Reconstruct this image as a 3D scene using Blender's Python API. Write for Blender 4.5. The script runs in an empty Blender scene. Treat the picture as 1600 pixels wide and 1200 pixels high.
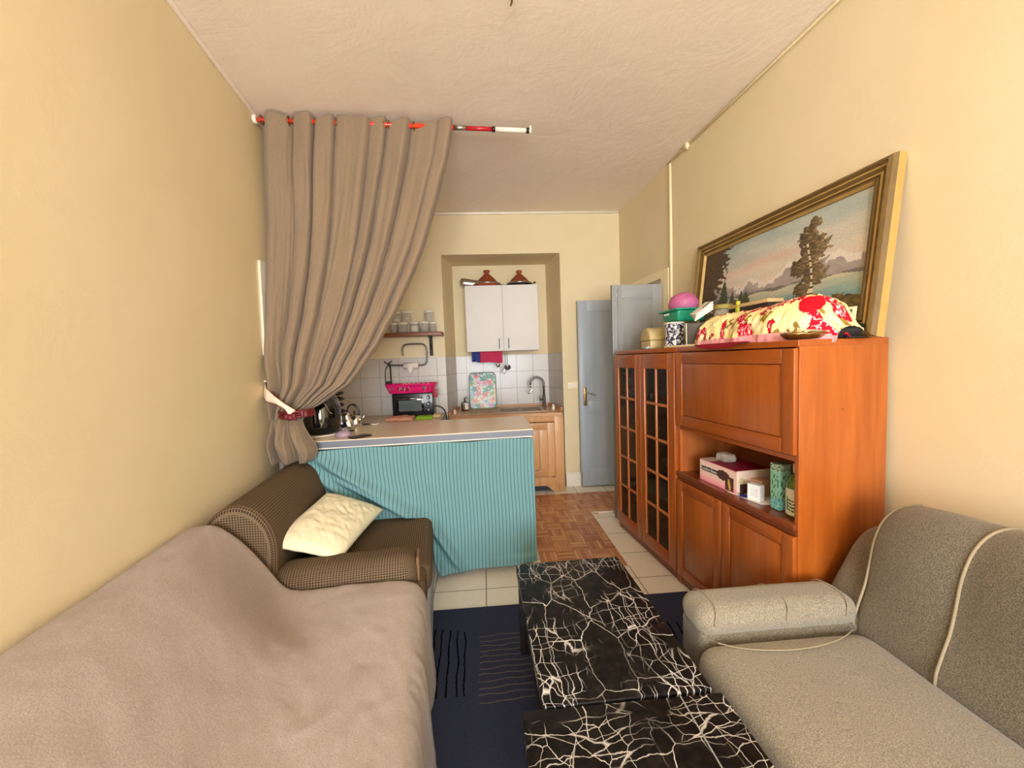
import bpy, bmesh, math, random
from mathutils import Vector, Matrix, noise
random.seed(7)
C = bpy.context.scene.collection
S = bpy.context.scene
R = math.radians

# ------------------------------------------------------------------ camera, world, light, exposure
cam_d = bpy.data.cameras.new('camera'); cam = bpy.data.objects.new('camera', cam_d); C.objects.link(cam)
cam_d.sensor_fit = 'HORIZONTAL'; cam_d.sensor_width = 36.0; cam_d.lens = 620.0/1600*36; cam_d.clip_start = 0.02
yw, pt, rl = R(3.8), R(3.54), R(2.05)
fwd = Vector((math.sin(yw)*math.cos(pt), math.cos(yw)*math.cos(pt), -math.sin(pt)))
rg = Vector((math.cos(yw), -math.sin(yw), 0)); up = rg.cross(fwd)
r2 = rg*math.cos(rl)-up*math.sin(rl); u2 = up*math.cos(rl)+rg*math.sin(rl)
m = Matrix((r2, u2, -fwd)).transposed().to_4x4(); m.translation = Vector((0, 0, 1.42))
cam.matrix_world = m
S.camera = cam
w = bpy.data.worlds.new('sky'); S.world = w; w.use_nodes = True
w.node_tree.nodes['Background'].inputs[0].default_value = (0.80, 0.90, 1.0, 1)
w.node_tree.nodes['Background'].inputs[1].default_value = 1.0

def area(name, loc, rot, sx, sy, power, col):
    l = bpy.data.lights.new(name, 'AREA'); l.shape = 'RECTANGLE'; l.size = sx; l.size_y = sy
    l.energy = power; l.color = col
    o = bpy.data.objects.new(name, l); C.objects.link(o); o.location = loc; o.rotation_euler = rot
    return o
# daylight entering by the two tall balcony windows behind the camera
area('daylight_window_light', (-0.42, -3.33, 1.60), (R(99), 0, 0), 0.84, 1.9, 98, (0.90, 0.95, 1.0))
area('daylight_window_light', (0.78, -3.33, 1.60), (R(99), 0, 0), 0.84, 1.9, 98, (0.90, 0.95, 1.0))
S.view_settings.view_transform = 'Standard'; S.view_settings.look = 'None'
S.view_settings.exposure = 0.77; S.view_settings.gamma = 1.0; S.view_settings.use_curve_mapping = False
try:
    S.cycles.use_denoising = True; S.cycles.max_bounces = 12; S.cycles.diffuse_bounces = 8
    S.cycles.sample_clamp_indirect = 6.0
except Exception: pass

# ------------------------------------------------------------------ materials
def lin(c): return tuple(((v/255)/12.92 if v/255 <= .04045 else ((v/255+.055)/1.055)**2.4) for v in c)+(1,)
class NT:
    def __init__(s, name):
        s.m = bpy.data.materials.new(name); s.m.use_nodes = True; s.t = s.m.node_tree
        s.b = s.t.nodes['Principled BSDF']
    def n(s, typ, **kw):
        nd = s.t.nodes.new(typ)
        for k, v in kw.items():
            if k.startswith('i_'): nd.inputs[k[2:].replace('_', ' ')].default_value = v
            else: setattr(nd, k, v)
        return nd
    def l(s, a, b): s.t.links.new(a, b)
    def math(s, op, a, b=None, c=None):
        nd = s.n('ShaderNodeMath', operation=op)
        for i, v in enumerate((a, b, c)):
            if v is None: continue
            if hasattr(v, 'links'): s.l(v, nd.inputs[i])
            else: nd.inputs[i].default_value = v
        return nd.outputs[0]
    def mix(s, f, a, b, bt='MIX'):
        nd = s.n('ShaderNodeMix', data_type='RGBA', blend_type=bt)
        for i, v in ((0, f), (6, a), (7, b)):
            if hasattr(v, 'links'): s.l(v, nd.inputs[i])
            else: nd.inputs[i].default_value = v
        return nd.outputs[2]
    def co(s, kind='Object'):
        return s.n('ShaderNodeTexCoord').outputs[kind]
    def mapping(s, v, sc=(1, 1, 1), rot=(0, 0, 0), loc=(0, 0, 0)):
        nd = s.n('ShaderNodeMapping'); s.l(v, nd.inputs[0])
        nd.inputs['Scale'].default_value = sc; nd.inputs['Rotation'].default_value = rot; nd.inputs['Location'].default_value = loc
        return nd.outputs[0]
    def noise(s, v, scale, detail=3, rough=.5, dist=0):
        nd = s.n('ShaderNodeTexNoise'); s.l(v, nd.inputs['Vector'])
        nd.inputs['Scale'].default_value = scale; nd.inputs['Detail'].default_value = detail
        nd.inputs['Roughness'].default_value = rough; nd.inputs['Distortion'].default_value = dist
        return nd.outputs[0]
    def ramp(s, f, stops):
        nd = s.n('ShaderNodeValToRGB'); s.l(f, nd.inputs[0]); e = nd.color_ramp.elements
        while len(e) < len(stops): e.new(.5)
        for i, (p, c) in enumerate(stops): e[i].position = p; e[i].color = c
        return nd.outputs[0]
    def bump(s, h, st, d=.01):
        nd = s.n('ShaderNodeBump'); s.l(h, nd.inputs['Height']); nd.inputs['Strength'].default_value = st
        nd.inputs['Distance'].default_value = d; s.l(nd.outputs[0], s.b.inputs['Normal'])
    def col(s, c):
        if hasattr(c, 'links'): s.l(c, s.b.inputs['Base Color'])
        else: s.b.inputs['Base Color'].default_value = c
    def rough(s, r): s.b.inputs['Roughness'].default_value = r

def plain(name, rgb, rough=.5, metal=0, var=.08, vscale=14, bump=0, bscale=60, coat=0, spec=None):
    t = NT(name); c = lin(rgb); v = t.co()
    n = t.noise(v, vscale, 4)
    f = t.math('MULTIPLY_ADD', n, 2*var, 1-var)
    cc = t.n('ShaderNodeVectorMath', operation='SCALE'); cc.inputs[0].default_value = c[:3]; t.l(f, cc.inputs['Scale'])
    t.l(cc.outputs[0], t.b.inputs['Base Color']); t.rough(rough); t.b.inputs['Metallic'].default_value = metal
    if coat: t.b.inputs['Coat Weight'].default_value = coat; t.b.inputs['Coat Roughness'].default_value = .08
    if spec is not None: t.b.inputs['Specular IOR Level'].default_value = spec
    if bump: t.bump(t.noise(v, bscale, 4), bump, .004)
    return t.m

def plaster(name, a, b, bump=.35):
    t = NT(name); v = t.co()
    n1 = t.noise(v, 1.3, 5, .6); n2 = t.noise(v, 9, 6, .6); n3 = t.noise(v, 2.6, 7, .65, .6)
    t.col(t.mix(t.ramp(n1, [(.35, (0, 0, 0, 1)), (.7, (1, 1, 1, 1))]), lin(a), lin(b)))
    h = t.math('ADD', t.math('MULTIPLY', n2, .35), n3)
    t.rough(.75); t.b.inputs['Specular IOR Level'].default_value = .25; t.bump(h, bump, .03)
    return t.m

def vcol(name, rough=.6, bump=0, bscale=200, coat=0, spec=None):
    t = NT(name); a = t.n('ShaderNodeAttribute', attribute_name='paint')
    t.l(a.outputs['Color'], t.b.inputs['Base Color']); t.rough(rough)
    if coat: t.b.inputs['Coat Weight'].default_value = coat
    if spec is not None: t.b.inputs['Specular IOR Level'].default_value = spec
    if bump: t.bump(t.noise(t.co(), bscale, 3), bump, .002)
    return t.m

def tiles(name, size, base, grout, mortar, wall=False, loc=(0, 0, 0), rough=.35, var=.04, coat=0):
    t = NT(name); v = t.co()
    if wall:
        sp = t.n('ShaderNodeSeparateXYZ'); t.l(v, sp.inputs[0])
        cb = t.n('ShaderNodeCombineXYZ'); t.l(t.math('ADD', sp.outputs[0], sp.outputs[1]), cb.inputs[0]); t.l(sp.outputs[2], cb.inputs[1]); v2 = cb.outputs[0]
    else: v2 = v
    v2 = t.mapping(v2, loc=loc)
    br = t.n('ShaderNodeTexBrick', offset=0.0, squash=1.0); t.l(v2, br.inputs['Vector'])
    br.inputs['Scale'].default_value = 1; br.inputs['Brick Width'].default_value = size; br.inputs['Row Height'].default_value = size
    br.inputs['Mortar Size'].default_value = mortar; br.inputs['Mortar Smooth'].default_value = .2; br.inputs['Bias'].default_value = 0
    c = lin(base)
    br.inputs['Color1'].default_value = tuple(x*(1-var) for x in c[:3])+(1,); br.inputs['Color2'].default_value = tuple(min(1, x*(1+var)) for x in c[:3])+(1,)
    br.inputs['Mortar'].default_value = lin(grout)
    n = t.noise(v, 22, 5, .6)
    t.col(t.mix(.12, br.outputs[0], t.ramp(n, [(.3, lin([max(0, q-60) for q in base])), (.7, c)])))
    t.rough(rough); t.bump(t.math('MULTIPLY', br.outputs['Fac'], -1), .5, .003)
    if coat: t.b.inputs['Coat Weight'].default_value = coat; t.b.inputs['Coat Roughness'].default_value = .03
    return t.m

def wood(name, a, b, axis=2, rough=.3, coat=.3, knots=False, sc=1.0):
    t = NT(name); v = t.co(); s = [9*sc, 9*sc, 9*sc]; s[axis] = .7*sc
    n = t.noise(t.mapping(v, tuple(s)), 2.2, 6, .6, .8)
    s2 = [150, 150, 150]; s2[axis] = 6
    f = t.noise(t.mapping(v, tuple(s2)), 1.5, 2)
    c = t.mix(t.ramp(n, [(.3, (0, 0, 0, 1)), (.72, (1, 1, 1, 1))]), lin(a), lin(b))
    c = t.mix(t.math('MULTIPLY', f, .25), c, tuple(x*.6 for x in lin(a)[:3])+(1,))
    if knots:
        vo = t.n('ShaderNodeTexVoronoi'); s3 = [6, 6, 6]; s3[axis] = 3.2
        t.l(t.mapping(v, tuple(s3)), vo.inputs['Vector']); vo.inputs['Scale'].default_value = 1
        c = t.mix(t.ramp(vo.outputs['Distance'], [(.06, (1, 1, 1, 1)), (.13, (0, 0, 0, 1))]), c, lin((120, 62, 30)))
    t.col(c); t.rough(rough)
    if coat: t.b.inputs['Coat Weight'].default_value = coat; t.b.inputs['Coat Roughness'].default_value = .15
    return t.m

def fabric(name, a, b, scale=350, bump=.3, sheen=.3, wrinkle=0, weave=True):
    t = NT(name); v = t.co(); n = t.noise(v, scale, 2, .6); n2 = t.noise(v, 3.5, 4)
    c = t.mix(t.ramp(n, [(.35, (0, 0, 0, 1)), (.65, (1, 1, 1, 1))]), lin(a), lin(b))
    c = t.mix(t.math('MULTIPLY', n2, .22), c, tuple(x*.7 for x in lin(a)[:3])+(1,))
    t.col(c); t.rough(.9); t.b.inputs['Specular IOR Level'].default_value = .12
    t.b.inputs['Sheen Weight'].default_value = sheen; t.b.inputs['Sheen Roughness'].default_value = .6
    h = n
    if wrinkle:
        h = t.math('ADD', t.math('MULTIPLY', n, .25), t.math('MULTIPLY', t.noise(t.mapping(v, (1.0, 1.6, 1.2)), 6, 5, .6, 1.2), wrinkle))
    t.bump(h, bump, .006)
    return t.m

def uv_stripe(name, base, dark, freq, width, rough=.9):
    t = NT(name); uv = t.co('UV'); sp = t.n('ShaderNodeSeparateXYZ'); t.l(uv, sp.inputs[0])
    f = t.math('FRACT', t.math('MULTIPLY', sp.outputs[0], freq))
    g = t.math('LESS_THAN', f, width)
    n = t.noise(t.co(), 5, 3)
    c = t.mix(t.math('MULTIPLY', n, .35), lin(base), tuple(x*.82 for x in lin(base)[:3])+(1,))
    c = t.mix(t.math('MULTIPLY', g, .8), c, lin(dark))
    t.col(c); t.rough(rough); t.b.inputs['Specular IOR Level'].default_value = .1
    t.bump(t.noise(t.co(), 400, 2), .15, .003)
    return t.m

def check(name, a, b, freq):
    t = NT(name); v = t.co('UV'); sp = t.n('ShaderNodeSeparateXYZ'); t.l(v, sp.inputs[0])
    f1 = t.math('LESS_THAN', t.math('FRACT', t.math('MULTIPLY', sp.outputs[0], freq)), .42)
    f2 = t.math('LESS_THAN', t.math('FRACT', t.math('MULTIPLY', sp.outputs[1], freq)), .42)
    g = t.math('MAXIMUM', f1, f2)
    n = t.noise(t.co(), 500, 2)
    c = t.mix(g, lin(a), lin(b)); c = t.mix(t.math('MULTIPLY', n, .3), c, lin(a))
    t.col(c); t.rough(.95); t.b.inputs['Specular IOR Level'].default_value = .1; t.bump(n, .25, .004)
    return t.m

def marble(name, rot=0):
    t = NT(name); v = t.mapping(t.co(), rot=(0, 0, rot)); 
    nz = t.n('ShaderNodeTexNoise'); t.l(v, nz.inputs['Vector']); nz.inputs['Scale'].default_value = 9; nz.inputs['Detail'].default_value = 5
    dv = t.n('ShaderNodeVectorMath', operation='MULTIPLY_ADD'); t.l(nz.outputs['Color'], dv.inputs[0]); dv.inputs[1].default_value = (.07, .07, .07); t.l(v, dv.inputs[2])
    def vor(scale, lo, hi, stretch):
        vo = t.n('ShaderNodeTexVoronoi', feature='DISTANCE_TO_EDGE', voronoi_dimensions='2D'); t.l(t.mapping(dv.outputs[0], stretch, (0, 0, .6)), vo.inputs['Vector']); vo.inputs['Scale'].default_value = scale
        return t.ramp(vo.outputs['Distance'], [(lo, (1, 1, 1, 1)), (hi, (0, 0, 0, 1))])
    a = vor(8, .003, .012, (1, .6, 1)); b = vor(17, .004, .018, (.6, 1, 1)); c3 = vor(14, .004, .035, (1.7, .25, 1))
    k1 = t.ramp(t.noise(v, 6, 2), [(.42, (0, 0, 0, 1)), (.55, (1, 1, 1, 1))]); k2 = t.ramp(t.noise(t.mapping(v, loc=(3, 1, 0)), 5, 2), [(.30, (0, 0, 0, 1)), (.55, (1, 1, 1, 1))])
    f = t.math('MAXIMUM', t.math('MULTIPLY', b, k1), t.math('MAXIMUM', t.math('MULTIPLY', a, k2), t.math('MULTIPLY', c3, t.math('MULTIPLY', k1, .8))))
    cl = t.ramp(t.noise(v, 30, 5, .7), [(.45, lin((14, 12, 12))), (.8, lin((44, 40, 38)))])
    t.col(t.mix(f, cl, lin((225, 222, 220)))); t.rough(.38); t.b.inputs['Specular IOR Level'].default_value = .18
    return t.m

def glassy(name, rgb=(255, 255, 255), rough=.02, alpha=.25):
    t = NT(name); t.col(lin(rgb)); t.rough(rough); t.b.inputs['Alpha'].default_value = alpha
    t.b.inputs['Specular IOR Level'].default_value = .6
    return t.m

M = {}
M['wall'] = plaster('cream_wall_paint', (221, 206, 170), (227, 213, 180), .10)
M['ceil'] = plaster('beige_ceiling_plaster', (234, 220, 208), (240, 227, 216), .22)
M['floor'] = tiles('beige_floor_tile', .321, (232, 226, 212), (140, 130, 116), .004, loc=(.047+.0, -.15, 0), rough=.4)
M['wtile'] = tiles('grey_wall_tile', .2, (200, 197, 194), (160, 154, 148), .0035, wall=True, loc=(.045, .124, 0), rough=.26)
M['grey_door'] = plain('blue_grey_door_paint', (160, 170, 182), .4, bump=.1, var=.05, vscale=6)
M['grey_door2'] = plain('grey_door_paint', (150, 154, 156), .4, bump=.1, var=.06, vscale=6)
M['wht'] = plain('white_laminate', (224, 223, 222), .55, var=.02)
M['white'] = plain('white_paint', (235, 230, 218), .5, var=.03)
M['cream'] = plain('cream_paint', (240, 226, 186), .5, var=.03)
M['wood_v'] = wood('cherry_wood_vertical', (150, 74, 22), (180, 97, 34), 2)
M['wood_h'] = wood('cherry_wood_horizontal', (144, 68, 18), (172, 90, 30), 1)
M['wood_dark'] = wood('cherry_wood_edge', (108, 48, 20), (134, 64, 30), 1)
M['wood_in'] = wood('cherry_wood_interior', (148, 78, 30), (172, 98, 44), 2, rough=.5, coat=0)
M['wood_mull'] = wood('cherry_wood_glazing_bar', (176, 98, 50), (196, 118, 66), 2)
M['black_in'] = plain('dark_cabinet_interior', (46, 34, 26), .8)
M['cglass'] = glassy('smoked_glass', (40, 36, 30), .03, .55)
M['pine'] = wood('pine_wood', (206, 150, 98), (226, 178, 124), 2, .45, .1, knots=True)
M['pine_h'] = wood('pine_wood_horizontal', (196, 138, 88), (220, 168, 112), 0, .4, .2, knots=True)
M['shelfwood'] = wood('brown_shelf_wood', (120, 58, 22), (150, 78, 34), 0, .5, .1)
M['steel'] = plain('brushed_steel', (190, 188, 184), .28, 1, var=.05)
M['dsteel'] = plain('dark_grey_metal', (110, 108, 108), .35, .8)
M['chrome'] = plain('chrome', (225, 225, 225), .1, 1, var=.02)
M['black'] = plain('black_plastic', (16, 16, 18), .35, coat=.2)
M['gloss_black'] = plain('gloss_black', (8, 8, 9), .08, coat=1)
M['blackmat'] = plain('black_metal_paint', (28, 24, 22), .55)
M['counter_top'] = plain('speckled_cream_worktop', (216, 198, 174), .3, var=.12, vscale=60, coat=.1)
M['counter_edge'] = plain('grey_worktop_edge', (112, 118, 132), .45, var=.05)
M['panel'] = plain('counter_side_panel', (140, 132, 120), .6)
M['teal'] = uv_stripe('teal_striped_cloth', (116, 158, 164), (56, 96, 106), 43, .22)
M['curtain'] = fabric('taupe_curtain', (126, 108, 88), (150, 130, 108), 420, .2, .15)
M['slip'] = fabric('beige_slipcover', (154, 143, 138), (178, 166, 160), 300, .32, .1, wrinkle=.8)
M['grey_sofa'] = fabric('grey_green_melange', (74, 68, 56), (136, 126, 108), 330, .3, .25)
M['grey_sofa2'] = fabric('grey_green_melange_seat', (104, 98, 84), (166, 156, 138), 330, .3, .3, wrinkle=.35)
M['piping'] = plain('pale_piping', (150, 138, 114), .8)
M['brown'] = check('brown_checked_upholstery', (56, 44, 34), (116, 99, 79), 85)
M['brownpipe'] = plain('brown_piping', (120, 92, 64), .9)
M['greybase'] = plain('grey_sofa_base', (150, 154, 160), .7)
M['pillow'] = fabric('cream_pillowcase', (232, 224, 190), (240, 234, 206), 300, .35, .1, wrinkle=.8)
M['rug'] = plain('navy_rug', (56, 62, 82), .98, var=.2, vscale=90, bump=.5, bscale=500, spec=.05)
M['rugblack'] = plain('rug_black_line', (14, 15, 20), 1, spec=.0)
M['ruglight'] = plain('rug_beige_line', (104, 98, 92), 1, spec=.05)
M['marble1'] = marble('black_marble_foil'); M['marble2'] = marble('black_marble_foil_turned', 1.45)
M['paint'] = vcol('painted_colours', .55); M['paint_cloth'] = vcol('printed_cloth', .85, .2, spec=.15); M['paint_gloss'] = vcol('printed_glossy', .3)
M['parquet'] = vcol('parquet_colours', .35, .05, 60, coat=.25)
M['gold'] = plain('worn_gold_frame', (182, 148, 84), .5, .15, var=.3, vscale=12, bump=.4, bscale=40)
M['gold_dark'] = plain('dark_worn_gilding', (106, 82, 40), .55, .1, var=.35, vscale=12, bump=.6, bscale=40)
M['red_rod'] = plain('red_orange_rod_paint', (214, 52, 24), .3, coat=.4)
M['crimson'] = plain('crimson_ribbon', (98, 14, 20), .5)
M['scarf'] = plain('cream_scarf', (236, 216, 196), .8, bump=.2)
M['terracotta'] = plain('terracotta', (146, 66, 36), .7, var=.12)
M['pink'] = plain('hot_pink_plastic', (222, 24, 112), .35)
M['red'] = plain('dark_red_card', (150, 20, 34), .5)
M['paper'] = plain('white_paper', (232, 226, 216), .8, var=.03)
M['clear'] = glassy('clear_glass', (225, 222, 210), .03, .3)
M['greyglass'] = plain('oven_glass', (96, 104, 106), .08, 0, var=.35, vscale=10, coat=1)
M['lilac'] = plain('lilac_plastic', (160, 140, 158), .5)
M['blue'] = plain('dark_blue', (20, 26, 90), .35)
M['bluetowel'] = plain('blue_towel', (48, 58, 130), .9); M['pinktowel'] = plain('raspberry_towel', (190, 48, 88), .9, bump=.5, bscale=300)
M['peach'] = plain('peach_cloth', (214, 158, 138), .9, bump=.4, bscale=60)
M['lime'] = plain('lime_green_cloth', (140, 186, 40), .8)
M['green'] = plain('green_plastic', (20, 150, 116), .4)
M['mauve'] = plain('mauve_plastic_bag', (184, 96, 142), .5, var=.2, vscale=30, bump=.6, bscale=50)
M['bottlegreen'] = plain('green_bottle_plastic', (84, 104, 20), .15, coat=.5)
M['mint'] = plain('mint_card', (136, 196, 176), .5, var=.1)
M['darkmat'] = plain('dark_grey_mat', (66, 70, 78), .9)
M['brass'] = plain('tarnished_brass', (150, 120, 70), .3, .9, var=.3, vscale=40)
M['blackcloth'] = plain('black_fabric_bag', (24, 22, 22), .8, bump=.5, bscale=80)
M['bread'] = plain('cream_printed_tin', (196, 176, 126), .5, var=.3, vscale=25)
M['yellowc'] = plain('pale_yellow_plastic', (214, 208, 120), .5)
M['oliv'] = plain('olive_lid', (150, 140, 70), .5)
M['salt'] = plain('white_salt', (240, 238, 232), .9); M['spice'] = plain('dark_spice', (60, 44, 48), .9); M['grain'] = plain('brown_grain', (130, 106, 78), .9)

# ------------------------------------------------------------------ mesh helpers
def tag(o, label=None, cat=None, group=None, kind=None):
    if label: o['label'] = label
    if cat: o['category'] = cat
    if group: o['group'] = group
    if kind: o['kind'] = kind
    return o
def thing(name, label, cat, loc=(0, 0, 0), rz=0, group=None):
    o = bpy.data.objects.new(name, None); C.objects.link(o); o.location = loc; o.rotation_euler = (0, 0, rz)
    o.empty_display_size = .05
    return tag(o, label, cat, group)
def copy_tree(o, loc=None, rz=None, label=None):
    r = o.copy(); C.objects.link(r)
    if loc is not None: r.location = loc
    if rz is not None: r.rotation_euler = (0, 0, rz)
    if label: r['label'] = label
    for ch in o.children:
        c = ch.copy(); C.objects.link(c); c.parent = r
        for g in ch.children:
            d = g.copy(); C.objects.link(d); d.parent = c
    return r

class MB:
    def __init__(s): s.v = []; s.f = []; s.mi = []; s.uv = []; s.col = None; s.sm = []
    def add(s, vs, fs, mi=0, uvs=None, smooth=False, cols=None):
        b = len(s.v); s.v += [tuple(v) for v in vs]
        for k, f in enumerate(fs):
            s.f.append([b+i for i in f]); s.mi.append(mi); s.sm.append(smooth)
            s.uv.append([uvs[i] for i in f] if uvs else None)
            if cols is not None:
                if s.col is None: s.col = {}
                s.col[len(s.f)-1] = cols[k]
        return s
    def box(s, a, b, mi=0, bev=0, tf=None):
        x0, y0, z0 = a; x1, y1, z1 = b
        if x0 > x1: x0, x1 = x1, x0
        if y0 > y1: y0, y1 = y1, y0
        if z0 > z1: z0, z1 = z1, z0
        bev = min(bev, .45*min(x1-x0, y1-y0, z1-z0))
        if bev <= 0:
            vs = [(x, y, z) for z in (z0, z1) for y in (y0, y1) for x in (x0, x1)]
            fs = [(0, 2, 3, 1), (4, 5, 7, 6), (0, 1, 5, 4), (2, 6, 7, 3), (0, 4, 6, 2), (1, 3, 7, 5)]
            if tf: vs = [tf(Vector(v)) for v in vs]
            return s.add(vs, fs, mi)
        return s.rbox(((x0+x1)/2, (y0+y1)/2, (z0+z1)/2), (x1-x0, y1-y0, z1-z0), bev, 0, mi, tf, rings=2)
    def rbox(s, c, size, r, n=6, mi=0, tf=None, rings=4, uvs=True):
        """rounded box: n extra divisions across each face, rings in the rounding"""
        h = [q/2 for q in size]; r = min([r]+[q*.98 for q in h])
        def ax(H):
            o = [-H + r*(1-math.cos(i/rings*math.pi/2)) for i in range(rings)] 
            k = n+1; inner = [-(H-r)+2*(H-r)*i/k for i in range(k+1)]
            return o+inner+[-q for q in reversed(o)]
        A = [ax(H) for H in h]
        vs = []; idx = {}; uv = []
        def vid(i, j, k, face):
            key = (i, j, k)
            if key in idx: return idx[key]
            p = Vector((A[0][i], A[1][j], A[2][k]))
            q = Vector([max(-(h[t]-r), min(h[t]-r, p[t])) for t in range(3)])
            d = p-q
            if d.length > 1e-9: d = d.normalized()*r
            P = q+d+Vector(c)
            if tf: P = tf(P)
            idx[key] = len(vs); vs.append(P)
            return idx[key]
        fs = []; fuv = []
        N = [len(a)-1 for a in A]
        for axis in range(3):
            u, v = [(1, 2), (2, 0), (0, 1)][axis]
            for side in (0, N[axis]):
                for i in range(N[u]):
                    for j in range(N[v]):
                        q = []; uvq = []
                        for (di, dj) in ((0, 0), (1, 0), (1, 1), (0, 1)):
                            ijk = [0, 0, 0]; ijk[axis] = side; ijk[u] = i+di; ijk[v] = j+dj
                            q.append(vid(*ijk, axis)); uvq.append((A[u][i+di], A[v][j+dj]))
                        if side == 0: q.reverse(); uvq.reverse()
                        fs.append(q); fuv.append(uvq)
        b = len(s.v); s.v += [tuple(p) for p in vs]
        for q, uu in zip(fs, fuv):
            s.f.append([b+i for i in q]); s.mi.append(mi); s.sm.append(True); s.uv.append(uu)
        return s
    def grid(s, nu, nv, fn, mi=0, smooth=True, uvfn=None, colfn=None, flip=False, close_u=False):
        vs = []; uvs = []
        for j in range(nv+1):
            for i in range(nu+1):
                u, v = i/nu, j/nv; vs.append(fn(u, v)); uvs.append(uvfn(u, v) if uvfn else (u, v))
        fs = []; cols = []
        for j in range(nv):
            for i in range(nu):
                q = [j*(nu+1)+i, j*(nu+1)+i+1, (j+1)*(nu+1)+i+1, (j+1)*(nu+1)+i]
                if flip: q.reverse()
                fs.append(q)
                if colfn: cols.append(colfn((i+.5)/nu, (j+.5)/nv))
        return s.add(vs, fs, mi, uvs, smooth, cols if colfn else None)
    def lathe(s, prof, c=(0, 0, 0), seg=24, mi=0, tf=None, a0=0, a1=2*math.pi):
        vs = []; n = len(prof)
        for k in range(seg+1):
            a = a0+(a1-a0)*k/seg
            for (r, z) in prof:
                p = Vector((c[0]+r*math.cos(a), c[1]+r*math.sin(a), c[2]+z)); vs.append(tf(p) if tf else p)
        fs = []
        for k in range(seg):
            for i in range(n-1):
                q = [k*n+i, (k+1)*n+i, (k+1)*n+i+1, k*n+i+1]; fs.append(q)
        return s.add(vs, fs, mi, None, True)
    def cyl(s, p0, p1, r, r1=None, seg=16, mi=0):
        return s.tube([p0, p1], [r, r if r1 is None else r1], seg, mi)
    def tube(s, pts, r, seg=10, mi=0, caps=True):
        pts = [Vector(p) for p in pts]; n = len(pts); rr = r if isinstance(r, (list, tuple)) else [r]*n
        vs = []; prev = None
        for i, p in enumerate(pts):
            d = (pts[min(i+1, n-1)]-pts[max(i-1, 0)]).normalized()
            if prev is None:
                a = Vector((0, 0, 1)) if abs(d.z) < .9 else Vector((1, 0, 0)); x = d.cross(a).normalized()
            else: x = (prev-d*prev.dot(d)).normalized()
            prev = x; y = d.cross(x)
            for k in range(seg):
                t = 2*math.pi*k/seg; vs.append(p+(x*math.cos(t)+y*math.sin(t))*rr[i])
        fs = [[i*seg+k, i*seg+(k+1) % seg, (i+1)*seg+(k+1) % seg, (i+1)*seg+k] for i in range(n-1) for k in range(seg)]
        b = len(s.v); s.add(vs, fs, mi, None, True)
        if caps:
            s.f.append([b+k for k in reversed(range(seg))]); s.mi.append(mi); s.sm.append(False); s.uv.append(None)
            s.f.append([b+(n-1)*seg+k for k in range(seg)]); s.mi.append(mi); s.sm.append(False); s.uv.append(None)
        return s
    def prism(s, poly, ext, mi=0, smooth=False, col=None):
        """poly: list of 3-D points; ext: Vector"""
        n = len(poly); P = [Vector(p) for p in poly]; e = Vector(ext)
        vs = P+[p+e for p in P]
        fs = [list(reversed(range(n))), list(range(n, 2*n))]+[[i, (i+1) % n, n+(i+1) % n, n+i] for i in range(n)]
        return s.add(vs, fs, mi, None, smooth, [col]*len(fs) if col else None)
    def build(s, name, mats, parent=None, loc=None, fixn=True, solid=0):
        me = bpy.data.meshes.new(name); me.from_pydata(s.v, [], s.f)
        mats = mats if isinstance(mats, (list, tuple)) else [mats]
        for mm in mats: me.materials.append(mm)
        me.polygons.foreach_set('material_index', s.mi); me.polygons.foreach_set('use_smooth', s.sm)
        if any(u is not None for u in s.uv):
            ul = me.uv_layers.new(name='UVMap'); flat = []
            for f, u in zip(s.f, s.uv):
                for k in range(len(f)): flat += list(u[k]) if u else [0, 0]
            ul.data.foreach_set('uv', flat)
        if s.col:
            ca = me.color_attributes.new('paint', 'FLOAT_COLOR', 'CORNER'); flat = []
            for i, f in enumerate(s.f):
                c = s.col.get(i, (.5, .5, .5, 1))
                flat += list(c)*len(f)
            ca.data.foreach_set('color', flat)
        me.update()
        if fixn:
            bm = bmesh.new(); bm.from_mesh(me); bmesh.ops.remove_doubles(bm, verts=bm.verts, dist=1e-6)
            bmesh.ops.recalc_face_normals(bm, faces=bm.faces); bm.to_mesh(me); bm.free()
        o = bpy.data.objects.new(name, me); C.objects.link(o)
        if parent is not None: o.parent = parent
        if loc: o.location = loc
        if solid:
            md = o.modifiers.new('thickness', 'SOLIDIFY'); md.thickness = solid; md.offset = 0
        return o

def lerp(a, b, t): return a+(b-a)*t
def interp(tab, x):
    """piecewise smooth interpolation of rows (x, a, b, ...)"""
    if x <= tab[0][0]: return tab[0][1:]
    for i in range(len(tab)-1):
        if x <= tab[i+1][0]:
            t = (x-tab[i][0])/(tab[i+1][0]-tab[i][0])
            p = [tab[max(i-1, 0)], tab[i], tab[i+1], tab[min(i+2, len(tab)-1)]]
            out = []
            for k in range(1, len(tab[0])):
                a, b, c, d = [q[k] for q in p]
                out.append(.5*(2*b+(c-a)*t+(2*a-5*b+4*c-d)*t*t+(3*b-3*c+d-a)*t**3))
            return tuple(out)
    return tab[-1][1:]
def spline(pts, n):
    """catmull-rom through points, n per span"""
    P = [Vector(p) for p in pts]; out = []
    for i in range(len(P)-1):
        a, b, c, d = P[max(i-1, 0)], P[i], P[i+1], P[min(i+2, len(P)-1)]
        for k in range(n):
            t = k/n; out.append(.5*((2*b)+(c-a)*t+(2*a-5*b+4*c-d)*t*t+(3*b-3*c+d-a)*t**3))
    out.append(P[-1]); return out
def nz(x, y, z=0): return noise.noise(Vector((x, y, z)))

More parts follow.
